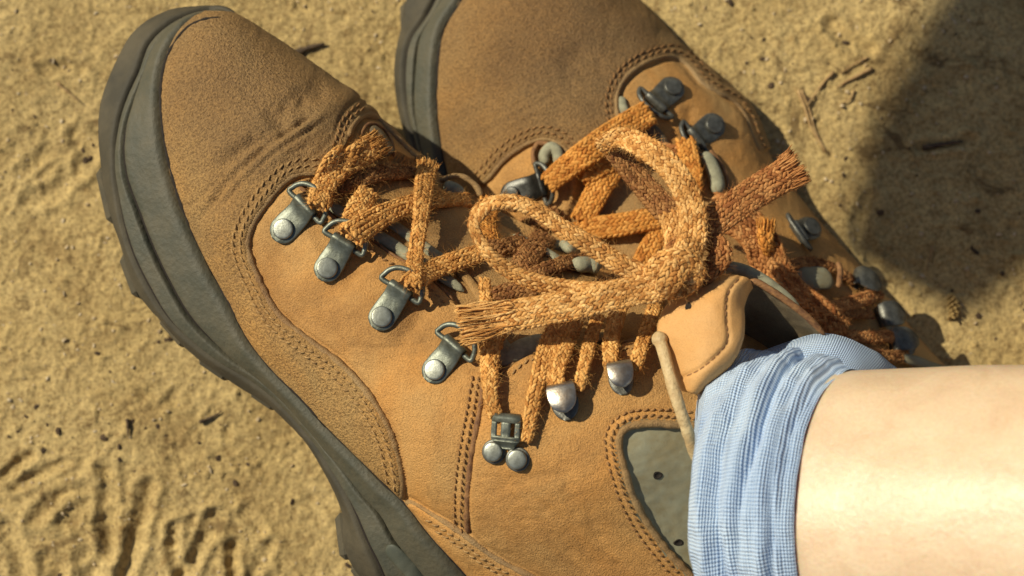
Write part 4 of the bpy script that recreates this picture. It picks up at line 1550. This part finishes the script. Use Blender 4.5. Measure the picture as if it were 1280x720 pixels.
# knot
lace([(812, 344), (826, 328), (850, 324), (868, 334), (866, 350), (850, 362), (830, 362)], [22, 26, 28, 27, 24, 22, 18], L_TAN, FRONT, zabs=[ZB + .014, ZB + .018, ZB + .021, ZB + .020, ZB + .018, ZB + .014, ZB + .008], thick=.55, fuzz=1.2, name='knot')
lace([(832, 368), (834, 356), (842, 342), (856, 322), (866, 302)], [24, 30, 33, 34, 32], L_TAN, FRONT, zabs=[ZB + .012, ZB + .019, ZB + .022, ZB + .020, ZB + .016], thick=.45, fuzz=1.0, name='knot')
lace([(890, 300), (902, 316), (892, 334), (876, 348), (860, 358)], [26, 28, 26, 22, 16], L_RUST, FRONT, zabs=[ZB + .008, ZB + .010, ZB + .011, ZB + .010, ZB + .006], thick=.5, fuzz=1.0, name='knot')
lace([(838, 268), (846, 300), (840, 330)], [30, 30, 30], L_TAN, FRONT, zabs=[ZB + .004, ZB + .006, ZB + .009], fuzz=.8, name='knot')

# ------------------------------------------------------------------ tongue top: flap, dark lining, padded rim
def sheet(name, rails, nu, nv, thick, mat, parent, fn=None, label=None):
    """smooth sheet through rails of (px, py, z) rows, given thickness"""
    R = [crom_idx(np.array(r, float), nu) for r in rails]
    R = np.array(R)                              # rails, nu, 3
    G = np.array([crom_idx(R[:, i, :], nv) for i in range(nu)])
    V = P(G[..., 0], G[..., 1], G[..., 2])
    n = normals_grid(V)
    if n[nu // 2, nv // 2, 2] < 0:
        n = -n
    if fn is not None:
        V = V + n * fn(G[..., :2].reshape(-1, 2), V.reshape(-1, 3)).reshape(nu, nv)[..., None]
    # rounded border: top and bottom skins joined round the edge
    a = V + n * thick * .5
    b_ = V - n * thick * .5
    bu = np.minimum(np.arange(nu), np.arange(nu)[::-1])[:, None]
    bv = np.minimum(np.arange(nv), np.arange(nv)[::-1])[None, :]
    e = np.minimum(bu, bv)
    kf = np.where(e == 0, .35, np.where(e == 1, .8, 1.0))[..., None]
    a = V + n * thick * .5 * kf
    b_ = V - n * thick * .5 * kf
    vv = np.vstack([a.reshape(-1, 3), b_.reshape(-1, 3)])
    f = [tuple(q) for q in grid_faces(nu, nv)] + [tuple(x + nu * nv for x in q) for q in grid_faces(nu, nv, flip=True)]
    loop = [i * nv for i in range(nu)] + [(nu - 1) * nv + j for j in range(1, nv)] + [i * nv + nv - 1 for i in range(nu - 2, -1, -1)] + [j for j in range(nv - 2, 0, -1)]
    for i in range(len(loop)):
        p, q = loop[i], loop[(i + 1) % len(loop)]
        f.append((p, q, q + nu * nv, p + nu * nv))
    return mesh_obj(name, vv, f, mat, parent, label=label), V, n


FL_ST = [(925, 348), (912, 362), (907, 380), (908, 405), (909, 427), (897, 443), (875, 462), (854, 472)]


def flap_fn(p, V):
    d, _, _ = seg_dist(p, crom(np.array(FL_ST, float), 40))
    return -.0009 * np.exp(-(d / 2.2) ** 2) - .0016 * np.exp(-((p[:, 0] - 862) ** 2 + (p[:, 1] - 384) ** 2 * 1.6) / 14.0) + .0004 * rnd3(V, 90, 50) + .00015 * rnd3(V, 400, 51)


# rows run from the top edge of the flap down to its lower corner
flapL = [(888, 346, .168), (862, 357, .170), (840, 374, .171), (826, 396, .171), (823, 418, .171), (832, 440, .171), (842, 464, .171), (854, 488, .171)]
flapM = [(908, 344, .172), (890, 358, .178), (874, 376, .181), (866, 398, .183), (866, 420, .184), (866, 442, .184), (862, 466, .182), (860, 490, .178)]
flapN = [(926, 345, .174), (912, 358, .182), (900, 376, .185), (898, 400, .187), (898, 424, .188), (892, 446, .188), (880, 470, .186), (866, 491, .180)]
flapO = [(937, 350, .172), (928, 362, .178), (924, 380, .180), (925, 402, .182), (924, 424, .184), (916, 446, .184), (898, 470, .180), (870, 492, .174)]
flapP = [(940, 358, .166), (932, 370, .170), (926, 386, .172), (924, 404, .174), (919, 424, .175), (910, 444, .175), (892, 466, .173), (868, 488, .170)]
_, FLV, FLN = sheet('tongue_flap', [flapL, flapM, flapN, flapO, flapP], 70, 60, .0019, M_FLAP, FRONT, flap_fn, 'smooth pale leather flap at the top of the tongue')
bvhFlap = BVHTree.FromPolygons([Vector(v) for v in (FLV + FLN * .00095).reshape(-1, 3)], grid_faces(70, 60).tolist())
_mb = MB()
ln = crom(np.array(FL_ST, float), None)
s_ = np.concatenate([[0], np.cumsum(np.hypot(*np.diff(ln, axis=0).T))])
u_ = 2.0
while u_ + 6.5 < s_[-1]:
    pr = []
    for uu in (u_, u_ + 6.5):
        a = (np.interp(uu, s_, ln[:, 0]), np.interp(uu, s_, ln[:, 1]))
        loc, nor, _, _ = bvhFlap.ray_cast(CAM, Vector(ray(*a).tolist()).normalized())
        pr.append(None if loc is None else np.array(loc))
    if pr[0] is not None and pr[1] is not None and np.linalg.norm(pr[0] - pr[1]) < .006:
        capsule(_mb, pr[0] + [0, 0, .0001], pr[1] + [0, 0, .0001], .00038, np.tile([0, 0, 1.], (5, 1)))
    u_ += 9.0
_mb.build('stitching', M_PIPE, FRONT, kind='stuff')
# eyelet hole of the flap
loc, nor, _, _ = bvhFlap.ray_cast(CAM, Vector(ray(862, 383).tolist()).normalized())
if loc is not None:
    pz = np.array(loc)
    nz = np.array(nor) * (1 if nor.z > 0 else -1)
    ax = unit(P(866, 378, pz[2]) - P(857, 389, pz[2]))
    bx = unit(np.cross(nz, ax))
    mb = MB()
    a = np.linspace(0, 2 * math.pi, 16, endpoint=False)
    V = []
    for (kk, h) in ((1.0, .0001), (.8, .0006), (.6, .0004), (.1, .0003)):
        for q in a:
            V.append(pz + ax * math.cos(q) * .0021 * kk + bx * math.sin(q) * .0013 * kk + nz * (h + .0008))
    mb.add(V, [tuple(q) for q in grid_faces(4, 16, True)] + [tuple(48 + i for i in range(16))])
    mb.build('punched_hole', M_HOLE, FRONT)

# lining inside the tongue, falling away from the rim into the boot
rimT = [(925, 362, .165), (942, 354, .168), (960, 362, .168), (985, 378, .166), (1010, 398, .164), (1030, 420, .162)]
inn1 = [(923, 385, .158), (936, 376, .160), (955, 382, .160), (978, 398, .158), (1000, 414, .156), (1018, 432, .154)]
inn2 = [(922, 410, .148), (932, 405, .148), (948, 410, .148), (968, 424, .148), (986, 436, .148), (1000, 448, .146)]
inn3 = [(900, 440, .136), (920, 436, .136), (940, 442, .136), (958, 454, .136), (975, 462, .136), (985, 470, .136)]
sheet('tongue_lining', [rimT, inn1, inn2, inn3], 50, 30, .002, M_DARKLEATHER, FRONT, lambda p, V: .0012 * rnd3(V, 60, 61) + .0003 * rnd3(V, 300, 62), 'dark brown lining inside the tongue')
pad('tongue_rim', 'F', [(926, 372), (932, 358), (944, 352), (962, 362), (986, 378), (1010, 397), (1032, 420)], 9, M_PIPE, FRONT, z=[.168, .171, .171, .170, .168, .165], flat=.9)
pad('tongue_padding', 'F', [(868, 352), (882, 338), (902, 334), (928, 338), (952, 350), (975, 367), (1000, 388)], 17, M_GREY, FRONT, z=[.162, .164, .165, .165, .164, .162], flat=.9)
pad('tongue_padding', 'F', [(948, 353), (968, 364), (992, 382), (1016, 404)], 7, M_DARKLEATHER, FRONT, z=[.168, .168, .166, .164], flat=.9)

# rawhide pull cord beside the flap
cl = crom(np.array([(822, 417, .1745), (829, 438, .178), (838, 472, .181), (848, 505, .182), (859, 538, .179), (869, 568, .172), (884, 600, .160)], float), 60)
pc = P(cl[:, 0], cl[:, 1], cl[:, 2])
rr = .0023 * (1 + .08 * rnd3(pc, 300, 71)) * np.where(np.arange(60) < 4, [1.25 - .0 * i for i in range(60)], 1.0)
rr[0] *= .55
rr[1] *= .9
mb = MB()
tube(mb, pc, rr, 16, (CN - pc))
mb.build('pull_cord', M_CORD, FRONT, label='pale rawhide cord beside the tongue flap')

# ------------------------------------------------------------------ PERSON: leg, foot, sock
BETA = math.radians(32)
AX = np.array([math.cos(BETA), -.03, math.sin(BETA)])
AX = unit(AX)
A0 = P(1057, 650, .172)
E1 = unit(np.cross([0, 0, 1.], AX))            # across, towards the top of the photo
E2 = unit(np.cross(AX, E1))


def ringset(ss, rs, k=160, warp=None, sq=1.0):
    a = np.linspace(0, 2 * math.pi, k, endpoint=False)
    V = []
    for s_i, r_i in zip(ss, rs):
        rr = r_i(a) if callable(r_i) else np.full(k, r_i)
        sh = warp(s_i, a) if warp else 0
        V.append(A0 + (s_i + sh)[:, None] * AX + (rr * np.cos(a))[:, None] * E1 + (rr * np.sin(a) * sq)[:, None] * E2 if warp else
                 A0 + s_i * AX + (rr * np.cos(a))[:, None] * E1 + (rr * np.sin(a) * sq)[:, None] * E2)
    return np.array(V)


m_skin, nt, b = newmat('skin')
tc = N(nt, 'ShaderNodeTexCoord')
co = tc.outputs['Object']
n1 = noise_node(nt, 60, 5, .6, co, .8)
c = ramp(nt, n1.outputs[0], [(0.3, (0.60, 0.435, 0.285)), (0.5, (0.65, 0.49, 0.33)), (0.7, (0.67, 0.53, 0.365))]).outputs[0]
n2 = noise_node(nt, 700, 4, .6, co)
r2 = ramp(nt, n2.outputs[0], [(0.3, (.95, .92, .90)), (0.6, (1.02, 1.02, 1.02))])
c = mixc(nt, 1.0, c, r2.outputs[0], 'MULTIPLY')
nt.links.new(c, b.inputs['Base Color'])
b.inputs['Roughness'].default_value = .42
b.inputs['Specular IOR Level'].default_value = .6
b.inputs['Subsurface Weight'].default_value = .5
b.inputs['Subsurface Radius'].default_value = (1.0, .35, .15)
b.inputs['Subsurface Scale'].default_value = .006
n3 = noise_node(nt, 420, 4, .7, co, .6)
bumps(nt, b, [(n1.outputs[0], .0004), (n3.outputs[0], .00022)])

m_sock, nt, b = newmat('sock_knit')
uv = N(nt, 'ShaderNodeUVMap')
sep = N(nt, 'ShaderNodeSeparateXYZ')
nt.links.new(uv.outputs[0], sep.inputs[0])


def M2(op, a, b_=None):
    n = N(nt, 'ShaderNodeMath', operation=op)
    for i, x in enumerate((a, b_)):
        if x is None:
            continue
        if isinstance(x, (int, float)):
            n.inputs[i].default_value = x
        else:
            nt.links.new(x, n.inputs[i])
    return n.outputs[0]


NRIB, NROW = 290.0, 110.0
tcs = N(nt, 'ShaderNodeTexCoord')
nw = noise_node(nt, 90, 2, .5, tcs.outputs['Object'])
wob = M2('MULTIPLY', M2('SUBTRACT', nw.outputs[0], .5), .003)
wy = M2('SINE', M2('MULTIPLY', M2('ADD', sep.outputs[0], wob), 2 * math.pi * NRIB))
wx = M2('SINE', M2('MULTIPLY', M2('ADD', sep.outputs[1], wob), 2 * math.pi * NROW))
knit = M2('ADD', M2('MULTIPLY', wy, .5), M2('MULTIPLY', wx, .5))
nk = noise_node(nt, 1500, 2, .5, tcs.outputs['Object'])
knit2 = M2('ADD', knit, M2('MULTIPLY', nk.outputs[0], .7))
cr_ = ramp(nt, M2('ADD', M2('MULTIPLY', knit, .5), .5), [(0.02, (0.12, 0.24, 0.47)), (0.30, (0.44, 0.61, 0.86)), (0.8, (0.62, 0.76, 0.93))])
nb_ = noise_node(nt, 38, 3, .5, tcs.outputs['Object'])
rb_ = ramp(nt, nb_.outputs[0], [(0.35, (.86, .88, .94)), (0.65, (1.08, 1.05, 1.02))])
c = mixc(nt, 1.0, cr_.outputs[0], rb_.outputs[0], 'MULTIPLY')
nt.links.new(c, b.inputs['Base Color'])
b.inputs['Roughness'].default_value = .9
b.inputs['Specular IOR Level'].default_value = .1
b.inputs['Sheen Weight'].default_value = .25
bumps(nt, b, [(knit2, .0005)])

# skin: shin from inside the sock, to the knee and past it, closed at both ends; the other leg is part of the same body
ss = list(np.linspace(-.006, .36, 64)) + [.385, .40, .405]
def rleg(s):
    return float(np.interp(s, [-.10, -.06, 0, .08, .2, .3, .36, .385, .40, .405], [.040, .046, .0555, .0565, .061, .066, .062, .05, .03, .004]))
aL = np.linspace(0, 2 * math.pi, 96, endpoint=False)
LV = []
for s in ss:
    r = rleg(s)
    rr = r * (1 + .012 * np.cos(2 * aL + .6) + .006 * np.sin(3 * aL + s * 20))
    rr += .0006 * vnoise(aL * 3 + 5, s * 40 + 0 * aL, 80)
    LV.append(A0 + s * AX + (rr * np.cos(aL))[:, None] * E1 + (rr * np.sin(aL) * 1.0)[:, None] * E2)
for k_i, (dn, rr) in enumerate(((.010, .047), (.022, .040), (.04, .034), (.06, .03))):
    ctr = A0 - .006 * AX + np.array([-.05, 0, -1]) * dn
    axk = unit(AX * (.7 - k_i * .2) + np.array([.25, 0, 1]) * (.3 + k_i * .2))
    ek = np.cross(axk, E1)
    ek = ek if ek[2] > 0 or ek[0] < 0 else -ek
    LV.insert(0, ctr + (rr * np.cos(aL))[:, None] * E1 + (rr * np.sin(aL))[:, None] * ek)
LV = np.array(LV)
mb = MB()
mb.add(LV.reshape(-1, 3), [tuple(q) for q in grid_faces(len(LV), 96, True)] + [tuple(range(96))[::-1], tuple((len(LV) - 1) * 96 + i for i in range(96))])
A1 = P(1215, 590, .03)
ax2 = unit(np.array([.93, -.18, .20]))
e1 = unit(np.cross([0, 0, 1.], ax2))
e2 = np.cross(ax2, e1)
L2 = []
ss2 = list(np.linspace(-.05, .40, 30))
for s in ss2:
    r = np.interp(s, [-.05, 0, .2, .34, .39, .40], [.02, .036, .046, .052, .03, .004])
    L2.append(A1 + s * ax2 + (r * np.cos(aL))[:, None] * e1 + (r * np.sin(aL))[:, None] * e2)
L2 = np.array(L2)
mb.add(L2.reshape(-1, 3), [tuple(q) for q in grid_faces(len(ss2), 96, True)] + [tuple(range(96))[::-1], tuple((len(ss2) - 1) * 96 + i for i in range(96))])
PERSON = thing('person', (.40, -.08, 0.0), 'bare pale lower leg of a person wearing a rolled light blue sock', 'person')
bpy.context.view_layer.update()
mb.build('legs', m_skin, PERSON, label='bare pale skin of the lower leg')

for _s, _r, _n in ((0, .0588, 'skin'), (-.035, .063, 'roll'), (-.045, .054, 'in')):
    _q = topix(A0 + _s * AX + (_r * np.cos(aL))[:, None] * E1 + (_r * np.sin(aL))[:, None] * E2)
    print(_n, 'left', _q[_q[:, 0].argmin()], 'top', _q[_q[:, 1].argmin()], 'bot', _q[_q[:, 1].argmax()])
# sock: rolled cuff with folds
KS = 420
aS = np.linspace(0, 2 * math.pi, KS, endpoint=False)
prof = []       # (s, r, fold id, fold gain) from the inside of the cuff outwards and down into the boot
sv = np.concatenate([np.linspace(.004, .002, 3), np.linspace(0.0, -.040, 110), np.linspace(-.041, -.050, 14), np.linspace(-.051, -.062, 16)])


def sock_r(s, a):
    base = np.interp(s, [-.105, -.062, -.055, -.050, -.045, -.040, -.030, -.018, -.008, -.002, .001, .004], [.018, .018, .026, .040, .0535, .0608, .0640, .0635, .0617, .0600, .0588, .0563])
    up = np.sin(a)
    r = np.full_like(a, base)
    for (c0, wd, am, dr, ph) in ((-.0040, .0024, .0017, .0016, .3), (-.0105, .0026, .0020, .006, 1.1), (-.0175, .0030, .0022, .009, 2.2), (-.0265, .0044, .0024, .008, 3.4), (-.036, .0035, .0012, .003, .9)):
        cc = c0 + dr * np.sin(a * 1.0 + ph) * .6 + .0016 * np.sin(a * 3 + ph * 2) + .0004 * np.sin(a * 9 + ph * 5)
        amv = 1.2 * am * (.65 + .35 * np.sin(a * 2 + ph * 3))
        r += amv * np.exp(-((s - cc) / wd) ** 2)
        r -= 1.05 * amv * np.exp(-((s - cc - wd * 1.5) / (wd * .55)) ** 2)
    r += .0007 * vnoise(a * 5 + 3, 0 * a + s * 160, 90) + .0004 * vnoise(a * 14 + 3, 0 * a + s * 400, 91)
    return r


SV = []
for s in sv:
    warp = (.006 * np.sin(aS * 2 + .5) + .003 * np.cos(aS * 3)) * np.clip(-s / .02, 0, 1)
    r = sock_r(s, aS)
    SV.append(A0 + (s * (.92 + .42 * np.cos(aS) ** 3 - .08 * np.sin(aS)) + warp * .5)[:, None] * AX + (r * np.cos(aS))[:, None] * E1 + (r * np.sin(aS))[:, None] * E2)
SV = np.array(SV)
nS = len(sv)
arc = np.concatenate([[0], np.cumsum(np.linalg.norm(np.diff(SV[:, KS // 4], axis=0), axis=1))]) / .125
SVc = np.concatenate([SV, SV[:, :1]], 1)
uvs = np.stack(np.broadcast_arrays(np.linspace(0, 1, KS + 1)[None, :], arc[:, None]), -1).reshape(-1, 2)
mesh_obj('sock', SVc.reshape(-1, 3), grid_faces(nS, KS + 1), m_sock, PERSON, uvs=uvs, label='light blue knitted sock with a rolled down cuff')
# top of the foot inside the sock where it enters the boot opening
def sockpatch():
    r0 = [(1120, 462, .160), (1085, 446, .170), (1050, 432, .172), (1010, 428, .168), (965, 446, .162), (925, 452, .155), (890, 480, .150)]
    r1 = [(1122, 458, .150), (1092, 438, .160), (1055, 421, .162), (1012, 418, .160), (955, 438, .152), (915, 440, .146), (870, 470, .142)]
    r2 = [(1110, 480, .165), (1070, 470, .178), (1035, 470, .18), (990, 480, .178), (950, 500, .172), (910, 510, .165), (880, 530, .158)]
    r3 = [(1110, 520, .165), (1070, 520, .178), (1035, 520, .18), (990, 530, .178), (950, 545, .172), (900, 560, .160), (868, 590, .152)]
    R = [crom_idx(np.array(r, float), 90) for r in (r1, r0, r2, r3)]
    R = np.array(R)
    G = np.array([crom_idx(R[:, i, :], 50) for i in range(90)])
    V = P(G[..., 0], G[..., 1], G[..., 2])
    n = normals_grid(V)
    if n[45, 25, 2] < 0:
        n = -n
    V = V + n * (.0007 * rnd3(V.reshape(-1, 3), 90, 95)).reshape(90, 50)[..., None]
    uvq = np.stack(np.meshgrid(np.linspace(0, .17, 50), np.linspace(0, .7, 90)), -1).reshape(-1, 2)
    mesh_obj('sock_foot', V.reshape(-1, 3), grid_faces(90, 50), m_sock, PERSON, uvs=uvq)


sockpatch()

# ------------------------------------------------------------------ litter on the ground
M_NEEDLE = simple('dry_needle', (0.42, 0.28, 0.12), .7, .3, 300, .0001, col2=(0.26, 0.15, 0.06))
M_TWIG = simple('twig_bark', (0.13, 0.085, 0.045), .85, .3, 300, .0003, col2=(0.05, 0.032, 0.02))
M_CHIP = simple('dark_bark_chip', (0.095, 0.058, 0.030), .9, .3, 400, .0002, col2=(0.04, 0.025, 0.014))
M_GRAIN = simple('pale_grit', (0.56, 0.45, 0.28), .8, .3, 200, .0001, col2=(0.38, 0.27, 0.14))
M_CONE = simple('catkin_scales', (0.44, 0.30, 0.11), .8, .3, 400, .0002, col2=(0.26, 0.16, 0.055))


def gpt(px, py):
    p = P(px, py, 0.0)
    return np.array([p[0], p[1], ground_z(p[0], p[1])])


def litter(name, pts, r, mat, label, cat, group, lift=.0012, taper=.35):
    q = np.array([gpt(*p) for p in crom(np.array(pts, float), 12)])
    o0 = q[6].copy()
    o0[2] = 0
    q[:, 2] = np.convolve(np.pad(q[:, 2], 2, 'edge'), np.ones(5) / 5, 'valid') + lift
    u = np.linspace(0, 1, 12)
    mb = MB()
    tube(mb, q, r * (1 - (1 - taper) * u) * (1 + .12 * np.sin(u * 19)), 7, np.tile([0, 0, 1.], (12, 1)))
    o = mb.build(name, mat)
    o.data.transform(Matrix.Translation(-Vector(q[6])))
    o.location = Vector(q[6])
    tag(o, label, cat, group)
    return o


PN = 'dry pine needles on the soil'
litter('pine_needle', [(997, 113), (1006, 135), (1014, 158), (1031, 190)], .0010, M_NEEDLE, 'thick pale pine needle leaning towards the lace end, lowest of its cluster', 'pine needle', PN)
litter('pine_needle', [(1001, 113), (1012, 138), (1020, 165), (1034, 192)], .0007, M_NEEDLE, 'thin needle lying against the thick pale needle', 'pine needle', PN)
litter('pine_needle', [(1090, 85), (1072, 95), (1058, 102), (1046, 110)], .0011, M_NEEDLE, 'short stout needle at the right of the needle cluster', 'pine needle', PN)
litter('pine_needle', [(1042, 90), (1028, 105), (1016, 122), (1008, 134)], .0008, M_NEEDLE, 'needle slanting down to the top of the thick pale needle', 'pine needle', PN)
litter('pine_needle', [(1085, 72), (1068, 80), (1050, 92)], .0006, M_NEEDLE, 'faint needle topmost in the needle cluster', 'pine needle', PN)
litter('pine_needle', [(1068, 112), (1062, 124), (1050, 130)], .0006, M_NEEDLE, 'tiny bent needle under the short stout needle', 'pine needle', PN)
litter('pine_needle', [(1164, 310), (1160, 325), (1156, 340)], .0007, M_NEEDLE, 'small needle lying inside the dark shadow', 'pine needle', PN)
litter('pine_needle', [(72, 105), (85, 115), (100, 128)], .0008, M_NEEDLE, 'pale needle left of the front boot toe near the top', 'pine needle', PN)
litter('twig', [(352, 70), (372, 66), (388, 60), (406, 56)], .0021, M_TWIG, 'short dark twig between the two boot toes', 'twig', 'twigs', .0016)
litter('twig', [(250, 528), (262, 523), (274, 517), (278, 514)], .0009, M_TWIG, 'thin dark twig below the curve of the front sole', 'twig', 'twigs')
litter('twig', [(160, 524), (161, 534), (161, 546)], .0009, M_TWIG, 'upright looking dark twig left of the boot print', 'twig', 'twigs')
litter('twig', [(1154, 184), (1172, 181), (1204, 176)], .0014, M_TWIG, 'dark twig lying in the shadow at right', 'twig', 'twigs')
# a dry catkin at the right
base = gpt(1187, 384)
ct = thing('catkin', tuple(base), 'small dry yellow catkin on the soil beyond the rear boot heel', 'catkin')
bpy.context.view_layer.update()
mb = MB()
for i in range(34):
    u = i / 33
    a = i * 2.4
    c0 = base + np.array([.0015 * math.sin(u * 3), (.5 - u) * .011, .003]) + np.array([math.cos(a), 0, math.sin(a)]) * .0023 * (1 - .5 * abs(2 * u - 1))
    d = unit([math.cos(a), -.8, math.sin(a)])
    s = unit(np.cross(d, [0, 1, .1]))
    o2 = np.cross(d, s)
    mb.add(c0 + SPV[:, :1] * d * .0016 + SPV[:, 1:2] * s * .0011 + SPV[:, 2:3] * o2 * .0005, SPF)
mb.build('scales', M_CONE, ct)

# pebbles, bark crumbs, grit: past counting
def scatter(name, n, rmin, rmax, mat, label, flatness, zoff, rect=(-40, -40, 1320, 760), spots=None):
    mb = MB()
    ico = []
    t = (1 + 5 ** .5) / 2
    for a, b_ in ((1, t), (-1, t), (1, -t), (-1, -t)):
        ico += [(0, a, b_), (a, b_, 0), (b_, 0, a)]
    ico = np.array(ico, float)
    ico /= np.linalg.norm(ico[0])
    from itertools import combinations
    F = [f for f in combinations(range(12), 3) if all(np.linalg.norm(ico[f[i]] - ico[f[(i + 1) % 3]]) < 1.1 for i in range(3))]
    F = [f if np.dot(np.cross(ico[f[1]] - ico[f[0]], ico[f[2]] - ico[f[0]]), ico[f[0]]) > 0 else (f[0], f[2], f[1]) for f in F]
    for _ in range(n):
        if spots is not None and rng.uniform() < .6:
            sx, sy, sr = spots[rng.integers(len(spots))]
            px, py = rng.normal(sx, sr), rng.normal(sy, sr * .7)
        else:
            px, py = rng.uniform(rect[0], rect[2]), rng.uniform(rect[1], rect[3])
        g = gpt(px, py)
        r = rmin + (rmax - rmin) * rng.uniform() ** 3
        v = ico * (1 + rng.normal(0, .16, (12, 1))) * r * np.array([rng.uniform(.6, 1.6), rng.uniform(.6, 1.2), flatness])
        a = rng.uniform(0, 6.28)
        R = np.array([[math.cos(a), -math.sin(a), 0], [math.sin(a), math.cos(a), 0], [0, 0, 1]])
        mb.add(v @ R.T + g + np.array([0, 0, r * flatness * zoff]), F)
    mb.build(name, mat, label=label, kind='stuff', smooth=False)


SP = [(100, 170, 40), (50, 260, 25), (190, 520, 40), (150, 560, 50), (1045, 100, 40), (1080, 280, 30), (300, 600, 40), (60, 540, 30), (240, 410, 20), (1110, 200, 70), (1180, 380, 60), (930, 60, 30), (640, 0, 10)]
scatter('bark_crumbs', 190, .0004, .0019, M_CHIP, 'dark crumbs of bark scattered over the soil', .5, .4, spots=SP)
scatter('grit', 2800, .0003, .0012, M_GRAIN, 'pale grit scattered over the soil', .8, .3)

# ------------------------------------------------------------------ unseen shape added above the frame to cast the shadow at the right
M_BARK = simple('bark', (0.16, 0.115, 0.075), .9, .35, 30, .003, col2=(0.07, 0.05, 0.035))
t0 = 2.0
g0 = gpt(1128, 352)
g1 = gpt(1290, 100)
dirb = unit(g1 - g0)
E0 = g0 + np.array(SD) * t0
TB = E0 + dirb * 3.4
base = np.array([TB[0] + .1, TB[1] + .5, 0.0])
shadow_caster = thing('shadow_caster', tuple(base), 'treelike shadow caster added out of view beyond the top edge', 'shadow_caster')
bpy.context.view_layer.update()
mb = MB()
tp = crom(np.array([[base[0], base[1], 0, .34], [base[0] + .02, base[1], .3, .26], [base[0] - .03, base[1] + .03, 1.2, .22], [base[0] + .05, base[1], 2.6, .18], [base[0] + .1, base[1] + .1, 4.5, .10]]) @ np.eye(4), None)
tube(mb, tp[:, :3], tp[:, 3], 18, np.tile([1., 0, 0], (len(tp), 1)))
mb.build('caster_stem', M_BARK, shadow_caster)
mb = MB()
bp = np.array([E0 + dirb * s + np.array([0, 0, max(0, s - 1.0) * .12]) for s in np.linspace(0, 3.5, 60)])
br = np.interp(np.linspace(0, 3.5, 60), [0, .03, .06, .12, 1, 3.5], [.024, .036, .038, .040, .055, .10]) * (1 + .06 * np.sin(np.arange(60) * .9))
tube(mb, bp, br, 14, np.tile([0, 0, 1.], (60, 1)))
mb.build('caster_limb', M_BARK, shadow_caster)
M_LEAF = simple('leaf', (0.06, 0.10, 0.03), .6, .3, 20, 0)
mb = MB()
for _ in range(2600):
    d = unit(rng.normal(0, 1, 3))
    c0 = np.array([base[0] + .1, base[1] + .5, 4.6]) + d * rng.uniform(.3, 1.5) * np.array([1, 1, .8])
    a = unit(rng.normal(0, 1, 3))
    b_ = unit(np.cross(a, rng.normal(0, 1, 3)))
    mb.add([c0 - a * .07, c0 + b_ * .035, c0 + a * .07, c0 - b_ * .035], [(0, 1, 2, 3)])
mb.build('caster_leaves', M_LEAF, shadow_caster, smooth=False)
